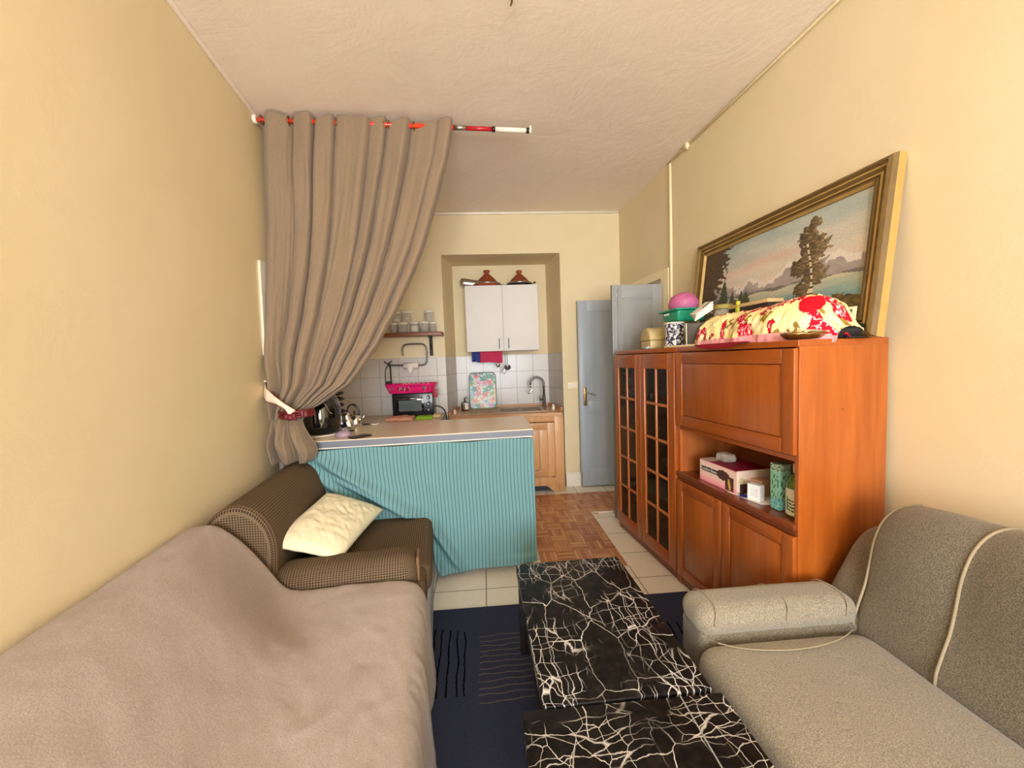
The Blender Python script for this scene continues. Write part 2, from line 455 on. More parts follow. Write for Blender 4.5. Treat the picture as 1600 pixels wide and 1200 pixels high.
H = 2.962; YB = 4.267; YR = -3.4
def wl(y): return -1.0470-.11321*y           # left wall
def wrt(y): return 1.7268-.0543*y            # right wall, at the ceiling
def wr(y, z):                                # the old right wall leans out a little towards its foot
    return wrt(y)+max(0, (YB-y))*.0262*(1-z/H)

# ------------------------------------------------------------------ room shell
def struct(name, mb, mats, parent=None, **k):
    o = mb.build(name, mats, parent, **k)
    if parent is None: o['kind'] = 'structure'
    return o
b = MB(); b.add([(wl(YR)-.1, YR-.1, 0), (wr(YR, 0)+.1, YR-.1, 0), (2.6, 3.1, 0), (2.6, 4.95, 0), (wl(4.95)-.1, 4.95, 0)], [(0, 1, 2, 3, 4)])
b.add([(wl(YR)-.1, YR-.1, -.05), (wr(YR, 0)+.1, YR-.1, -.05), (2.6, 3.1, -.05), (2.6, 4.95, -.05), (wl(4.95)-.1, 4.95, -.05)], [(4, 3, 2, 1, 0)])
struct('floor', b, M['floor'], fixn=False)
b = MB(); b.grid(40, 50, lambda u, v: (lerp(wl(lerp(YR-.1, 4.4, v))-.1, wrt(lerp(YR-.1, 4.4, v))+.15, u), lerp(YR-.1, 4.4, v), H), flip=True)
b.box((-1.9, YR-.1, H+.01), (2.2, 4.5, H+.06)); struct('ceiling', b, M['ceil'], fixn=False)
# left wall
b = MB(); b.grid(60, 30, lambda u, v: (wl(lerp(YR-.1, YB+.1, u)), lerp(YR-.1, YB+.1, u), lerp(0, H, v)))
b.grid(1, 1, lambda u, v: (wl(lerp(YR-.1, YB+.1, u))-.15, lerp(YR-.1, YB+.1, u), lerp(0, H, v)), flip=True); struct('wall_left', b, M['wall'], fixn=False)
# right wall with the doorway (y 3.33..4.16, z < 2.09)
DY0, DY1, DZ = 3.36, 4.14, 2.07
b = MB()
def wq(y0, y1, z0, z1, n=20):
    b.grid(n, max(4, n//2), lambda u, v: (wr(lerp(y0, y1, u), lerp(z0, z1, v)), lerp(y0, y1, u), lerp(z0, z1, v)), flip=True)
wq(YR-.1, DY0, 0, H, 40); wq(DY0, DY1, DZ, H, 8); wq(DY1, YB+.02, 0, H, 4)
for y in (DY0, DY1): b.add([(wr(y, 0), y, 0), (wr(y, 0)+.35, y, 0), (wr(y, DZ)+.35, y, DZ), (wr(y, DZ), y, DZ)], [(0, 1, 2, 3)])
b.add([(wr(DY0, DZ), DY0, DZ), (wr(DY1, DZ), DY1, DZ), (wr(DY1, DZ)+.35, DY1, DZ), (wr(DY0, DZ)+.35, DY0, DZ)], [(0, 1, 2, 3)])
b.box((2.2, 3.2, 0), (2.25, 4.4, 2.4))
struct('wall_right', b, M['wall'], fixn=False)
# back wall with the splayed niche; polygons laid out in x,z
NX0, NX1, NZ, IX0, IX1, IY = -.415, .842, 2.537, -.34, .765, 4.78
TZ = 1.476
def q4(a, c_, d, e, m_=0): b.add([a, c_, d, e], [(0, 1, 2, 3)], m_)
b = MB(); tb = MB()
xl, xr_ = wl(YB)-.02, wr(YB, 0)+.02
q4((xl, YB, TZ), (NX0, YB, TZ), (NX0, YB, H), (xl, YB, H))
q4((NX1, YB, 0), (xr_, YB, 0), (xr_, YB, H), (NX1, YB, H))
q4((NX0, YB, NZ), (NX1, YB, NZ), (NX1, YB, H), (NX0, YB, H))
q4((NX0, YB, TZ), (IX0, IY, TZ), (IX0, IY, NZ), (NX0, YB, NZ))
q4((IX1, IY, TZ), (NX1, YB, TZ), (NX1, YB, NZ), (IX1, IY, NZ))
q4((NX0, YB, NZ), (IX0, IY, NZ), (IX1, IY, NZ), (NX1, YB, NZ))
q4((IX0, IY, TZ), (IX1, IY, TZ), (IX1, IY, NZ), (IX0, IY, NZ))
wb = struct('wall_back', b, M['wall'], fixn=False)
b = tb
q4((xl, YB-.004, 0), (NX0, YB-.004, 0), (NX0, YB-.004, TZ), (xl, YB-.004, TZ))
q4((NX0, YB-.004, 0), (IX0, IY-.004, 0), (IX0, IY-.004, TZ), (NX0, YB-.004, TZ))
q4((IX1, IY-.004, 0), (NX1, YB-.004, 0), (NX1, YB-.004, TZ), (IX1, IY-.004, TZ))
q4((IX0, IY-.004, 0), (IX1, IY-.004, 0), (IX1, IY-.004, TZ), (IX0, IY-.004, TZ))
tb.build('wall_tiles', M['wtile'], wb, fixn=False)
# rear wall behind the camera with two tall window openings
b = MB(); yr = YR
xs = [wl(yr)-.1, -.85, 0.02, .35, 1.2, wr(yr, 0)+.1]
for i in range(5):
    if i in (1, 3):
        b.box((xs[i], yr-.12, 0), (xs[i+1], yr, .55)); b.box((xs[i], yr-.12, 2.55), (xs[i+1], yr, H))
    else: b.box((xs[i], yr-.12, 0), (xs[i+1], yr, H))
struct('wall_rear', b, M['wall'])
for i, x0 in ((1, -.85), (2, .35)):
    b = MB(); x1 = x0+.87 if i == 1 else x0+.85
    for (a, c_) in (((x0, yr-.1, .55), (x0+.05, yr-.04, 2.55)), ((x1-.05, yr-.1, .55), (x1, yr-.04, 2.55)), ((x0, yr-.1, .55), (x1, yr-.04, .61)), ((x0, yr-.1, 2.49), (x1, yr-.04, 2.55)), (((x0+x1)/2-.03, yr-.1, .6), ((x0+x1)/2+.03, yr-.04, 2.5))):
        b.box(a, c_)
    struct('window_%d' % i, b, M['white'])
# parquet sheet laid on the tiles
b = MB()
b2 = [(.335, 2.545), (.912, 2.545), (.915, 3.486), (1.3, 3.48), (1.3, 4.02), (.335, 4.02)]
s_ = .128; browns = [(186, 126, 80), (196, 138, 92), (204, 148, 102), (170, 108, 66), (210, 156, 110), (190, 130, 84)]
nx = int((1.3-.335)/s_)+1; ny = int((4.02-2.545)/s_)+1
b.add([(.335, 2.545, .0015), (.912, 2.545, .0015), (.912, 3.486, .0015), (.335, 3.486, .0015)], [(0, 1, 2, 3)], cols=[lin((120, 72, 42))])
b.add([(.335, 3.486, .0015), (1.3, 3.486, .0015), (1.3, 4.02, .0015), (.335, 4.02, .0015)], [(0, 1, 2, 3)], cols=[lin((120, 72, 42))])
for i in range(nx):
    for j in range(ny):
        x0, y0 = .335+i*s_, 2.545+j*s_
        for k in range(5):
            g = .0012
            if (i+j) % 2: a0, a1, c0, c1 = x0+k*s_/5+g, x0+(k+1)*s_/5-g, y0+g, y0+s_-g
            else: a0, a1, c0, c1 = x0+g, x0+s_-g, y0+k*s_/5+g, y0+(k+1)*s_/5-g
            lim = .912 if (c0+c1)/2 < 3.486 else 1.3
            a1 = min(a1, lim); c1 = min(c1, 4.02)
            if a1-a0 < .004 or c1-c0 < .004: continue
            b.add([(a0, c0, .003), (a1, c0, .003), (a1, c1, .003), (a0, c1, .003)], [(0, 1, 2, 3)], cols=[lin(random.choice(browns))])
struct('trim_1', b, M['parquet'], fixn=False)
bpy.data.objects['trim_1']['label'] = 'brown basket-weave parquet laid over the tiles'
# white metal edge strip of the parquet
b = MB(); b.box((.912, 2.545, 0), (.925, 3.495, .006)); b.box((.912, 3.478, 0), (1.12, 3.49, .006)); struct('trim_2', b, M['white'])
# skirting beside the sink, ceiling cable trunking, vertical trunking
b = MB(); b.box((.842, YB-.03, 0), (1.0, YB-.001, .14), bev=.004); b.box((.842, YB-.012, .14), (1.0, YB-.001, .152)); struct('baseboard_back', b, M['white'])
b = MB(); b.tube([(wrt(y)-.012, y, H-.012) for y in (YR+.1, 0, 1, 2, 3.2)], .008, 6); struct('trim_3', b, M['cream'])
b = MB(); b.box((wr(3.2, 2.5)-.016, 3.19, 1.2), (wr(3.2, 2.5)+.002, 3.215, H-.01), bev=.003)
struct('trim_4', b, M['cream'])
b = MB(); b.tube([(wl(y)+.008, y, H-.006) for y in (YR+.1, 1, 2, 3, 4.2)], .014, 6); struct('trim_5', b, M['ceil'])
b = MB(); b.tube([(wl(YB)+.02, YB-.01, H-.008), (wrt(YB)-.01, YB-.01, H-.008)], .014, 6); struct('trim_6', b, M['white'])
# doorway casing
b = MB()
def cas(y0, y1, z0, z1): b.add([(wr(y0, z0)-.022, y0, z0), (wr(y1, z0)-.022, y1, z0), (wr(y1, z1)-.022, y1, z1), (wr(y0, z1)-.022, y0, z1), (wr(y0, z0)+.01, y0, z0), (wr(y1, z0)+.01, y1, z0), (wr(y1, z1)+.01, y1, z1), (wr(y0, z1)+.01, y0, z1)], [(0, 3, 2, 1), (0, 1, 5, 4), (1, 2, 6, 5), (2, 3, 7, 6), (3, 0, 4, 7)])
cas(3.23, 3.35, 0, 2.13); cas(3.35, 4.15, 2.07, 2.135); cas(4.15, 4.21, 0, 2.13)
struct('trim_7', b, M['cream'])

def door_leaf(name, label, w_, h_, mat, loc, rz, handle=False):
    """leaf in x 0..w_, thickness y 0..0.035 (face shown at y = 0)"""
    b = MB(); t = .036
    b.box((0, .008, 0), (w_, t-.008, h_))
    st = .085
    rails = [(0, .0, st, h_), (w_-st, 0, w_, h_), (st, 0, w_-st, .20), (st, .80, w_-st, .93), (st, h_-.11, w_-st, h_)]
    for (x0, z0, x1, z1) in rails: b.box((x0, 0, z0), (x1, t, z1), bev=.002)
    for (z0, z1) in ((.20, .80), (.93, h_-.11)):
        for (x0, a0, x1, a1) in ((st, z0, w_-st, z0+.015), (st, z1-.015, w_-st, z1), (st, z0, st+.015, z1), (w_-st-.015, z0, w_-st, z1)):
            b.box((x0, .003, a0), (x1, t-.003, a1), bev=.002)
    d = b.build(name, mat); d.location = loc; d.rotation_euler = (0, 0, rz); d['kind'] = 'structure'; d['label'] = label
    return d
d1 = door_leaf('door_1', 'blue-grey panelled door leaf with brass handle lying open against the back wall', .47, 2.0, M['grey_door'], (1.012, 4.19, .015), R(-1))
b = MB(); b.rbox((.05, -.006, .98), (.036, .012, .20), .006, 0, tf=None); b.build('door_handle_plate', M['brass'], d1)
b = MB(); b.cyl((.05, -.005, 1.02), (.05, -.05, 1.02), .009); b.tube([(.05, -.05, 1.02), (.08, -.055, 1.018), (.13, -.052, 1.005), (.155, -.045, .995)], [.008, .008, .007, .006]); b.build('door_handle', M['steel'], d1)
b = MB(); b.box((-.012, .002, .15), (0, .04, 2.0)); b.build('door_edge_strip', M['grey_door2'], d1)
d2 = door_leaf('door_2', 'grey door leaf standing open into the room behind the glazed cabinet', .44, 2.0, M['grey_door2'], (1.085, 3.30, .012), R(1.5))
b = MB(); b.box((-.002, -.004, .2), (.02, .0, 1.99), bev=.002); b.cyl((.045, -.004, 1.42), (.047, -.006, 1.98), .004); b.box((.03, -.01, 1.4), (.055, 0, 1.46), bev=.003); b.build('door_bolt', M['grey_door2'], d2)
b = MB(); b.box((.04, -.006, 1.90), (.05, 0, 1.93), bev=.002); b.box((.04, -.006, 1.96), (.05, 0, 1.98), bev=.002); b.build('bolt_plate', M['white'], d2)
# light switch beside the door
b = MB(); b.rbox((.945, YB-.008, 1.115), (.115, .012, .075), .004, 0); sw = b.build('light_switch', M['cream'])
tag(sw, 'cream light switch plate on the wall left of the blue-grey door', 'light switch')
b = MB(); [b.box((.945+dx-.014, YB-.018, 1.093), (.945+dx+.014, YB-.012, 1.137), bev=.002) for dx in (-.034, 0, .034)]; b.build('rocker', M['white'], sw)
# small fitting on the ceiling trunking and hook in the ceiling
b = MB(); b.box((wrt(2.93)-.035, 2.91, H-.03), (wrt(2.93)-.005, 2.95, H-.002), bev=.004); b.cyl((wrt(2.93)-.02, 2.92, H-.045), (wrt(2.93)-.02, 2.92, H-.02), .008)
tag(b.build('cable_clip', M['cream']), 'small cream clip where the cable meets the ceiling above the right wall', 'cable clip')
b = MB(); b.tube([(.174, 1.72, H), (.174, 1.73, H-.03), (.172, 1.75, H-.05), (.17, 1.77, H-.045)], .004, 8); b.tube([(.178, 1.75, H), (.182, 1.74, H-.03), (.2, 1.735, H-.035)], .003, 6)
tag(b.build('ceiling_hook', M['brass']), 'small wire hook with cable ends hanging from the ceiling', 'ceiling hook')

# ------------------------------------------------------------------ wall unit on the right (two cabinets)
CR = R(5.85)
def cl(y, x=0): # cabinet-local to world
    return (1.242+x*math.cos(CR)-y*math.sin(CR), 1.49+x*math.sin(CR)+y*math.cos(CR))
D = .425; HC = 1.457
def carc(t, y0, y1, shelves, name_side='side_panel', openback=True):
    b = MB(); b.box((0, y0, 0), (D, y0+.02, HC-.025), bev=.002); b.build(name_side, M['wood_v'], t)
    b = MB(); b.box((0, y1-.02, 0), (D, y1, HC-.025), bev=.002); b.build(name_side, M['wood_v'], t)
    b = MB(); b.box((-.008, y0-.001, HC-.028), (D, y1+.001, HC), bev=.004); b.build('top_panel', M['wood_h'], t)
    b = MB(); b.box((D-.012, y0+.02, .05), (D-.002, y1-.02, HC-.03)); b.build('back_panel', M['wood_in'], t)
    b = MB(); b.box((.012, y0+.02, 0), (.03, y1-.02, .055)); b.box((.006, y0, 0), (.012, y1, .05)); b.box((0, y0, .05), (.03, y1, .062), bev=.002); b.build('plinth', M['wood_dark'], t)
def raised_panel(b, y0, y1, z0, z1, fr, x=0, t=.02):
    """framed door front: frame, thin bead and centre panel; seen from -x"""
    b.box((x-t, y0, z0), (x, y0+fr, z1), 0, .003); b.box((x-t, y1-fr, z0), (x, y1, z1), 0, .003)
    b.box((x-t, y0+fr, z0), (x, y1-fr, z0+fr), 1, .002); b.box((x-t, y0+fr, z1-fr), (x, y1-fr, z1), 1, .002)
    g = .004
    b.box((x-t+.004, y0+fr+g, z0+fr+g), (x-.002, y1-fr-g, z1-fr-g), 0, .002)
    b.box((x-t+.009, y0+fr, z0+fr), (x-.006, y1-fr, z1-fr), 2)
t = thing('desk_cabinet', 'orange-brown wood cabinet with flap, open shelf and two lower doors, nearest the grey-green sofa', 'cabinet', (1.242, 1.49, 0), CR)
carc(t, 0, .832, None)
b = MB(); raised_panel(b, .006, .826, .992, 1.424, .062, x=.0); fl = b.build('flap_door', [M['wood_v'], M['wood_h'], M['wood_dark']], t)
b = MB(); b.box((.0, .02, .965), (D-.01, .812, .985)); b.build('shelf', M['wood_h'], t)
b = MB(); b.box((-.02, .002, .682), (.002, .830, .706), bev=.004); b.box((.0, .02, .684), (D-.01, .812, .7058)); b.box((-.008, .0, .66), (.0, .832, .682)); b.build('shelf', M['wood_dark'], t)
for a0 in (.02, .806): b = MB(); b.box((.02, a0, .706), (D-.01, a0+.006, .965)); b.build('niche_lining', M['wood_in'], t)
for (a0, a1) in ((.004, .429), (.433, .828)):
    b = MB(); raised_panel(b, a0, a1, .066, .655, .058); b.build('door', [M['wood_v'], M['wood_h'], M['wood_dark']], t)
b = MB(); b.cyl((.205, -.001, 1.17), (.205, .002, 1.17), .004); b.build('screw_cap', M['wood_dark'], t)
desk = t
t = thing('glazed_cabinet', 'tall orange-brown cherry wood display cabinet with two small-paned smoked glass doors', 'cabinet', (cl(.836)[0], cl(.836)[1], 0), CR)
W2 = .85
carc(t, 0, W2, None)
b = MB(); b.box((.05, .022, .09), (.055, .024, .1)); 
for z in (.36, .62, .88, 1.12): b.box((.06, .02, z), (D-.02, W2-.02, z+.016))
b.build('inner_shelves', M['wood_in'], t)
for (a0, a1, g0, g1) in ((.004, .424, .078, .371), (.428, .848, .501, .787)):
    b = MB(); x0, x1 = -.02, 0
    b.box((x0, a0, .066), (x1, g0, 1.424), 0, .003); b.box((x0, g1, .066), (x1, a1, 1.424), 0, .003)
    b.box((x0, g0, .066), (x1, g1, .152), 1, .002); b.box((x0, g0, 1.325), (x1, g1, 1.424), 1, .002)
    d = b.build('glass_door', [M['wood_v'], M['wood_h']], t)
    b = MB(); zz = [.152+(1.325-.152)*k/5 for k in range(6)]
    ym = (g0+g1)/2
    b.box((x0+.001, ym-.009, .152), (x1, ym+.009, 1.325), bev=.004)
    for z in zz[1:-1]: b.box((x0+.002, g0, z-.009), (x1, g1, z+.009), bev=.004)
    for yy in (g0, g1): b.box((x0-.002, yy-.004, .15), (x1, yy+.004, 1.327), bev=.002)
    b.build('glazing_bars', M['wood_mull'], d)
    b = MB(); b.box((x0+.008, g0, .152), (x0+.012, g1, 1.325)); b.build('glass_pane', M['cglass'], d)
# things seen dimly through the smoked panes
for (yy, z, lab, nm, cat, col) in ((.14, 1.137, 'pale candle standing behind the top pane of the glazed cabinet', 'candle', 'candle', 'cream'), (.30, .636, 'small pale bowl behind the glass on a middle shelf of the glazed cabinet', 'bowl', 'bowl', 'white')):
    X, Y = cl(.836+yy, .12); b = MB()
    if nm == 'candle': b.lathe([(0, 0), (.018, 0), (.018, .09), (.004, .092), (0, .092)], (X, Y, z), 16); b.cyl((X, Y, z+.09), (X, Y, z+.102), .001)
    else: b.lathe([(0, 0), (.025, 0), (.05, .035), (.055, .05), (.048, .045), (.02, .01), (0, .008)], (X, Y, z), 20)
    tag(b.build(nm, M[col]), lab, cat)

# ------------------------------------------------------------------ contents of the open shelf
def onshelf(name, lab, cat, y, x, z=.7065, rz=0):
    X, Y = cl(y, x); return thing(name, lab, cat, (X, Y, z), CR+rz)
PL = lin
t = onshelf('glove_box', 'large pink and magenta cardboard box with a printed dark hand, in the open shelf', 'box', .37, .02)
b = MB(); W_, Hh, Dp = .285, .118, .19
def gcol(u, v):
    if v < .30: c = lerp_c((246, 150, 170), (250, 200, 200), v/.3)
    else: c = (240, 206, 196)
    if v > .95: c = (200, 80, 110)
    du = u-.70
    # dark printed gloved hand
    if (abs(u-.66) < .17 and abs(v-.60) < .20*math.sqrt(max(0, 1-((u-.66)/.17)**2))+.02) or (.72 < u < .93 and .04 < v < .62): c = (82, 50, 46)
    if .78 < u < .86 and .06 < v < .55 and abs((u-.82)-(v-.3)*-.10) < .03: c = (214, 176, 84)
    return PL(c)
def lerp_c(a, c, t_): return tuple(lerp(p, q, t_) for p, q in zip(a, c))
b.grid(70, 30, lambda u, v: (0, lerp(W_, 0, u), lerp(0, Hh, v)), colfn=gcol, smooth=False)
b.grid(24, 24, lambda u, v: (lerp(0, Dp, v), lerp(W_, 0, u), Hh), colfn=lambda u, v: PL((196, 180, 168)) if (u < .28 and v < .42 and u+v < .55) else PL((136, 8, 40)), smooth=False)
b.grid(20, 14, lambda u, v: (lerp(0, Dp, u), 0, lerp(0, Hh, v)), colfn=lambda u, v: PL((60, 36, 36)) if v < .42 and u > .1 else (PL((176, 170, 130)) if (u-.16)**2+(v-.55)**2*.4 < .008 else PL((206, 182, 168))), smooth=False)
b.add([(0, W_, 0), (Dp, W_, 0), (Dp, W_, Hh), (0, W_, Hh), (Dp, 0, 0), (Dp, 0, Hh)], [(0, 1, 2, 3), (1, 4, 5, 2)], cols=[PL((150, 20, 50))]*2)
b.build('box_body', M['paint'], t, fixn=False)
def text_mesh(name, body, size, mat, parent, loc, rot, ext=.0004):
    cu = bpy.data.curves.new(name+'_text', 'FONT'); cu.body = body; cu.size = size; cu.extrude = ext; cu.align_x = 'CENTER'; cu.align_y = 'CENTER'; cu.resolution_u = 2
    tmp = bpy.data.objects.new(name, cu); C.objects.link(tmp)
    dg = bpy.context.evaluated_depsgraph_get(); dg.update()
    me = bpy.data.meshes.new_from_object(tmp.evaluated_get(dg)); bpy.data.objects.remove(tmp)
    me.materials.clear(); me.materials.append(mat)
    o = bpy.data.objects.new(name, me); C.objects.link(o); o.parent = parent; o.location = loc; o.rotation_euler = rot
    return o
b = MB(); b.box((-.0012, .285*.50, Hh*.50), (0, .285*.955, Hh*.70)); b.build('black_strip', M['black'], t)
text_mesh('printed_words', 'Comfort Exam', .021, M['paper'], t, (-.0018, .285*.725, Hh*.60), (R(90), 0, R(-90)))
t2 = onshelf('tissue_packet', 'small crumpled translucent packet lying on the pink box', 'packet', .55, .10, z=.7065+Hh+.001)
b = MB(); b.rbox((0, 0, .022), (.07, .09, .044), .016, 6, tf=lambda p: p+Vector((nz(p.x*40, p.y*40, p.z*40), nz(p.y*40+5, p.x*40), abs(nz(p.z*40, p.x*40+9))))*.008)
b.build('packet_wrap', M['clear'], t2)
t = onshelf('paper_sheet', 'white folded sheet of paper lying on the open shelf under the small boxes', 'paper', .25, .02)
b = MB(); b.add([(-.012, .17, .0008), (.01, -.02, .0008), (.13, -.06, .0008), (.16, .12, .0008), (-.012, .17, .002), (.01, -.02, .002), (.13, -.06, .002), (.16, .12, .002)], [(0, 1, 2, 3), (4, 5, 6, 7), (0, 1, 5, 4), (1, 2, 6, 5), (2, 3, 7, 6), (3, 0, 4, 7)]); b.build('sheet', M['paper'], t)
def card(name, lab, y, x, sx, sy, sz, mat, rz=0, z=.7095, cat='box', colfn=None):
    t = onshelf(name, lab, cat, y, x, z, rz)
    b = MB()
    if colfn:
        b.grid(12, 40, lambda u, v: (-sx/2, lerp(sy/2, -sy/2, u), lerp(0, sz, v)), colfn=colfn, smooth=False)
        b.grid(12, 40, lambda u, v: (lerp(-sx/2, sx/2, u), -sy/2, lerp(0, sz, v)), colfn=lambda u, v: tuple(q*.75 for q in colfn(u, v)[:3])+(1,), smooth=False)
        b.add([(-sx/2, -sy/2, sz), (sx/2, -sy/2, sz), (sx/2, sy/2, sz), (-sx/2, sy/2, sz), (sx/2, -sy/2, 0), (sx/2, sy/2, 0), (-sx/2, sy/2, 0)], [(0, 1, 2, 3), (1, 4, 5, 2), (2, 5, 6, 3)], cols=[colfn(.5, .95)]*3)
        b.build('carton', M['paint'], t, fixn=False)
    else:
        b.box((-sx/2, -sy/2, 0), (sx/2, sy/2, sz), bev=.001); b.build('carton', mat, t)
    return t
card('medicine_box', 'small white upright medicine box on the paper sheet', .285, .055, .035, .060, .075, None, .3, colfn=lambda u, v: PL((196, 206, 224)) if (.25 < u < .8 and .2 < v < .85 and int(v*22) % 3 == 0) else PL((238, 238, 238)))
card('small_box', 'pale brown box half hidden behind the white medicine box', .36, .13, .06, .11, .075, plain('pale_brown_card', (190, 150, 120), .7), .1)
t = onshelf('pill_jar', 'small jar with cream lid between the white medicine box and the mint carton', 'jar', .235, .14, .7095)
b = MB(); b.lathe([(0, 0), (.026, 0), (.028, .004), (.028, .05), (0, .05)], seg=20); b.build('jar_body', plain('dark_purple_label', (70, 50, 56), .5), t)
b = MB(); b.lathe([(0, .05), (.03, .05), (.03, .078), (.027, .08), (0, .08)], seg=20); b.build('lid', M['yellowc'], t)
def mintcol(u, v):
    c = (150, 206, 184)
    if v > .84: c = (206, 216, 196) if nz(u*9, v*40) > 0 else (96, 130, 104)
    elif .2 < v < .8 and nz(u*6+3, v*13) > .22: c = (70, 120, 92)
    elif v < .26 and nz(u*6, v*20) > .0: c = (86, 170, 190)
    return PL(c)
card('toothpaste_carton', 'tall mint green printed carton beside the white-labelled green bottle', .165, .075, .058, .05, .205, None, -.1, colfn=mintcol)
t = onshelf('shampoo_bottle', 'green bottle with white leaf label and cream cap at the near end of the shelf', 'bottle', .075, .075)
b = MB(); b.lathe([(0, 0), (.04, 0), (.044, .008), (.044, .13), (.042, .15), (.03, .172), (.017, .182), (.016, .19), (0, .19)], seg=32); b.build('bottle_body', M['bottlegreen'], t)
b = MB()
def labcol(u, v):
    x_, y_ = u*8-4.6, v*6
    for k in range(4):
        yy = 1.0+k*.75+.15*abs(x_)
        if abs(x_) < .9 and abs(y_-yy-.25*x_*x_) < .16: return PL((40, 90, 46))
    if -1.2 < x_ < -.8 and 1 < y_ < 4: return PL((70, 120, 70))
    if x_ > 1.2 and 2.0 < y_ < 2.4: return PL((50, 80, 50))
    return PL((226, 220, 200))
b.grid(64, 30, lambda u, v: (.0446*math.cos(lerp(R(60), R(300), u)), .0446*math.sin(lerp(R(300), R(60), 1-u)), lerp(.012, .125, v)), colfn=labcol)
b.build('label', M['paint'], t, fixn=False)
b = MB(); b.lathe([(0, .19), (.019, .19), (.019, .228), (.016, .232), (0, .232)], seg=20); b.build('cap', M['cream'], t)
card('pump_case', 'small dark shiny object lying on the paper beside the pink box', .33, .03, .02, .035, .012, M['blue'], .5, cat='case')

# ------------------------------------------------------------------ painting leaning on the wall above
L_, Hp = 1.31, .715
ex = Vector((-.071, 1.31, 0)).normalized(); ez0 = Vector((.087, 0, .707)); ey = ez0.cross(ex).normalized(); ez = ex.cross(ey).normalized()
mw = Matrix((ex, ey, ez)).transposed().to_4x4(); mw.translation = Vector((1.556, 1.472, 1.459))
t = thing('framed_painting', 'large framed lake and mountain landscape painting leaning on the wall on top of the cabinets', 'painting'); t.matrix_world = mw
def ring(prof, mi_list, jit=0, n=60):
    b = MB()
    corners = lambda d: [(d, d), (L_-d, d), (L_-d, Hp-d), (d, Hp-d)]
    for (d0, h0), (d1, h1), mi in zip(prof[:-1], prof[1:], mi_list):
        A, B_ = corners(d0), corners(d1)
        for k in range(4):
            a0, a1, b0, b1 = A[k], A[(k+1) % 4], B_[k], B_[(k+1) % 4]
            def fn(u, v, a0=a0, a1=a1, b0=b0, b1=b1, h0=h0, h1=h1):
                x = lerp(lerp(a0[0], a1[0], u), lerp(b0[0], b1[0], u), v); z = lerp(lerp(a0[1], a1[1], u), lerp(b0[1], b1[1], u), v)
                h = lerp(h0, h1, v)
                if jit and h > .02: h += jit*nz(x*45, z*45)
                return (x, h, z)
            b.grid(n, 2, fn, mi)
    return b
ring([(0, -.022), (.0, .012), (.008, .03), (.02, .036), (.03, .024), (.036, .022), (.052, .014), (.06, .016), (.066, .008)], [0, 1, 1, 1, 0, 1, 0, 1], .003).build('outer_frame', [M['gold'], M['gold_dark']], t, fixn=False)
ring([(.066, .008), (.07, .02), (.079, .019), (.088, .004), (.092, .004)], [0, 0, 1, 0]).build('inner_frame', [M['gold_dark'], M['gold']], t, fixn=False)
def fbm(x, y, o=4):
    s_, a = 0, .5
    for k in range(o): s_ += a*nz(x, y, k*7.3); x *= 2.1; y *= 2.1; a *= .55
    return s_
def mixc(a, c_, t_):
    t_ = max(0, min(1, t_)); return tuple(lerp(p, q, t_) for p, q in zip(a, c_))
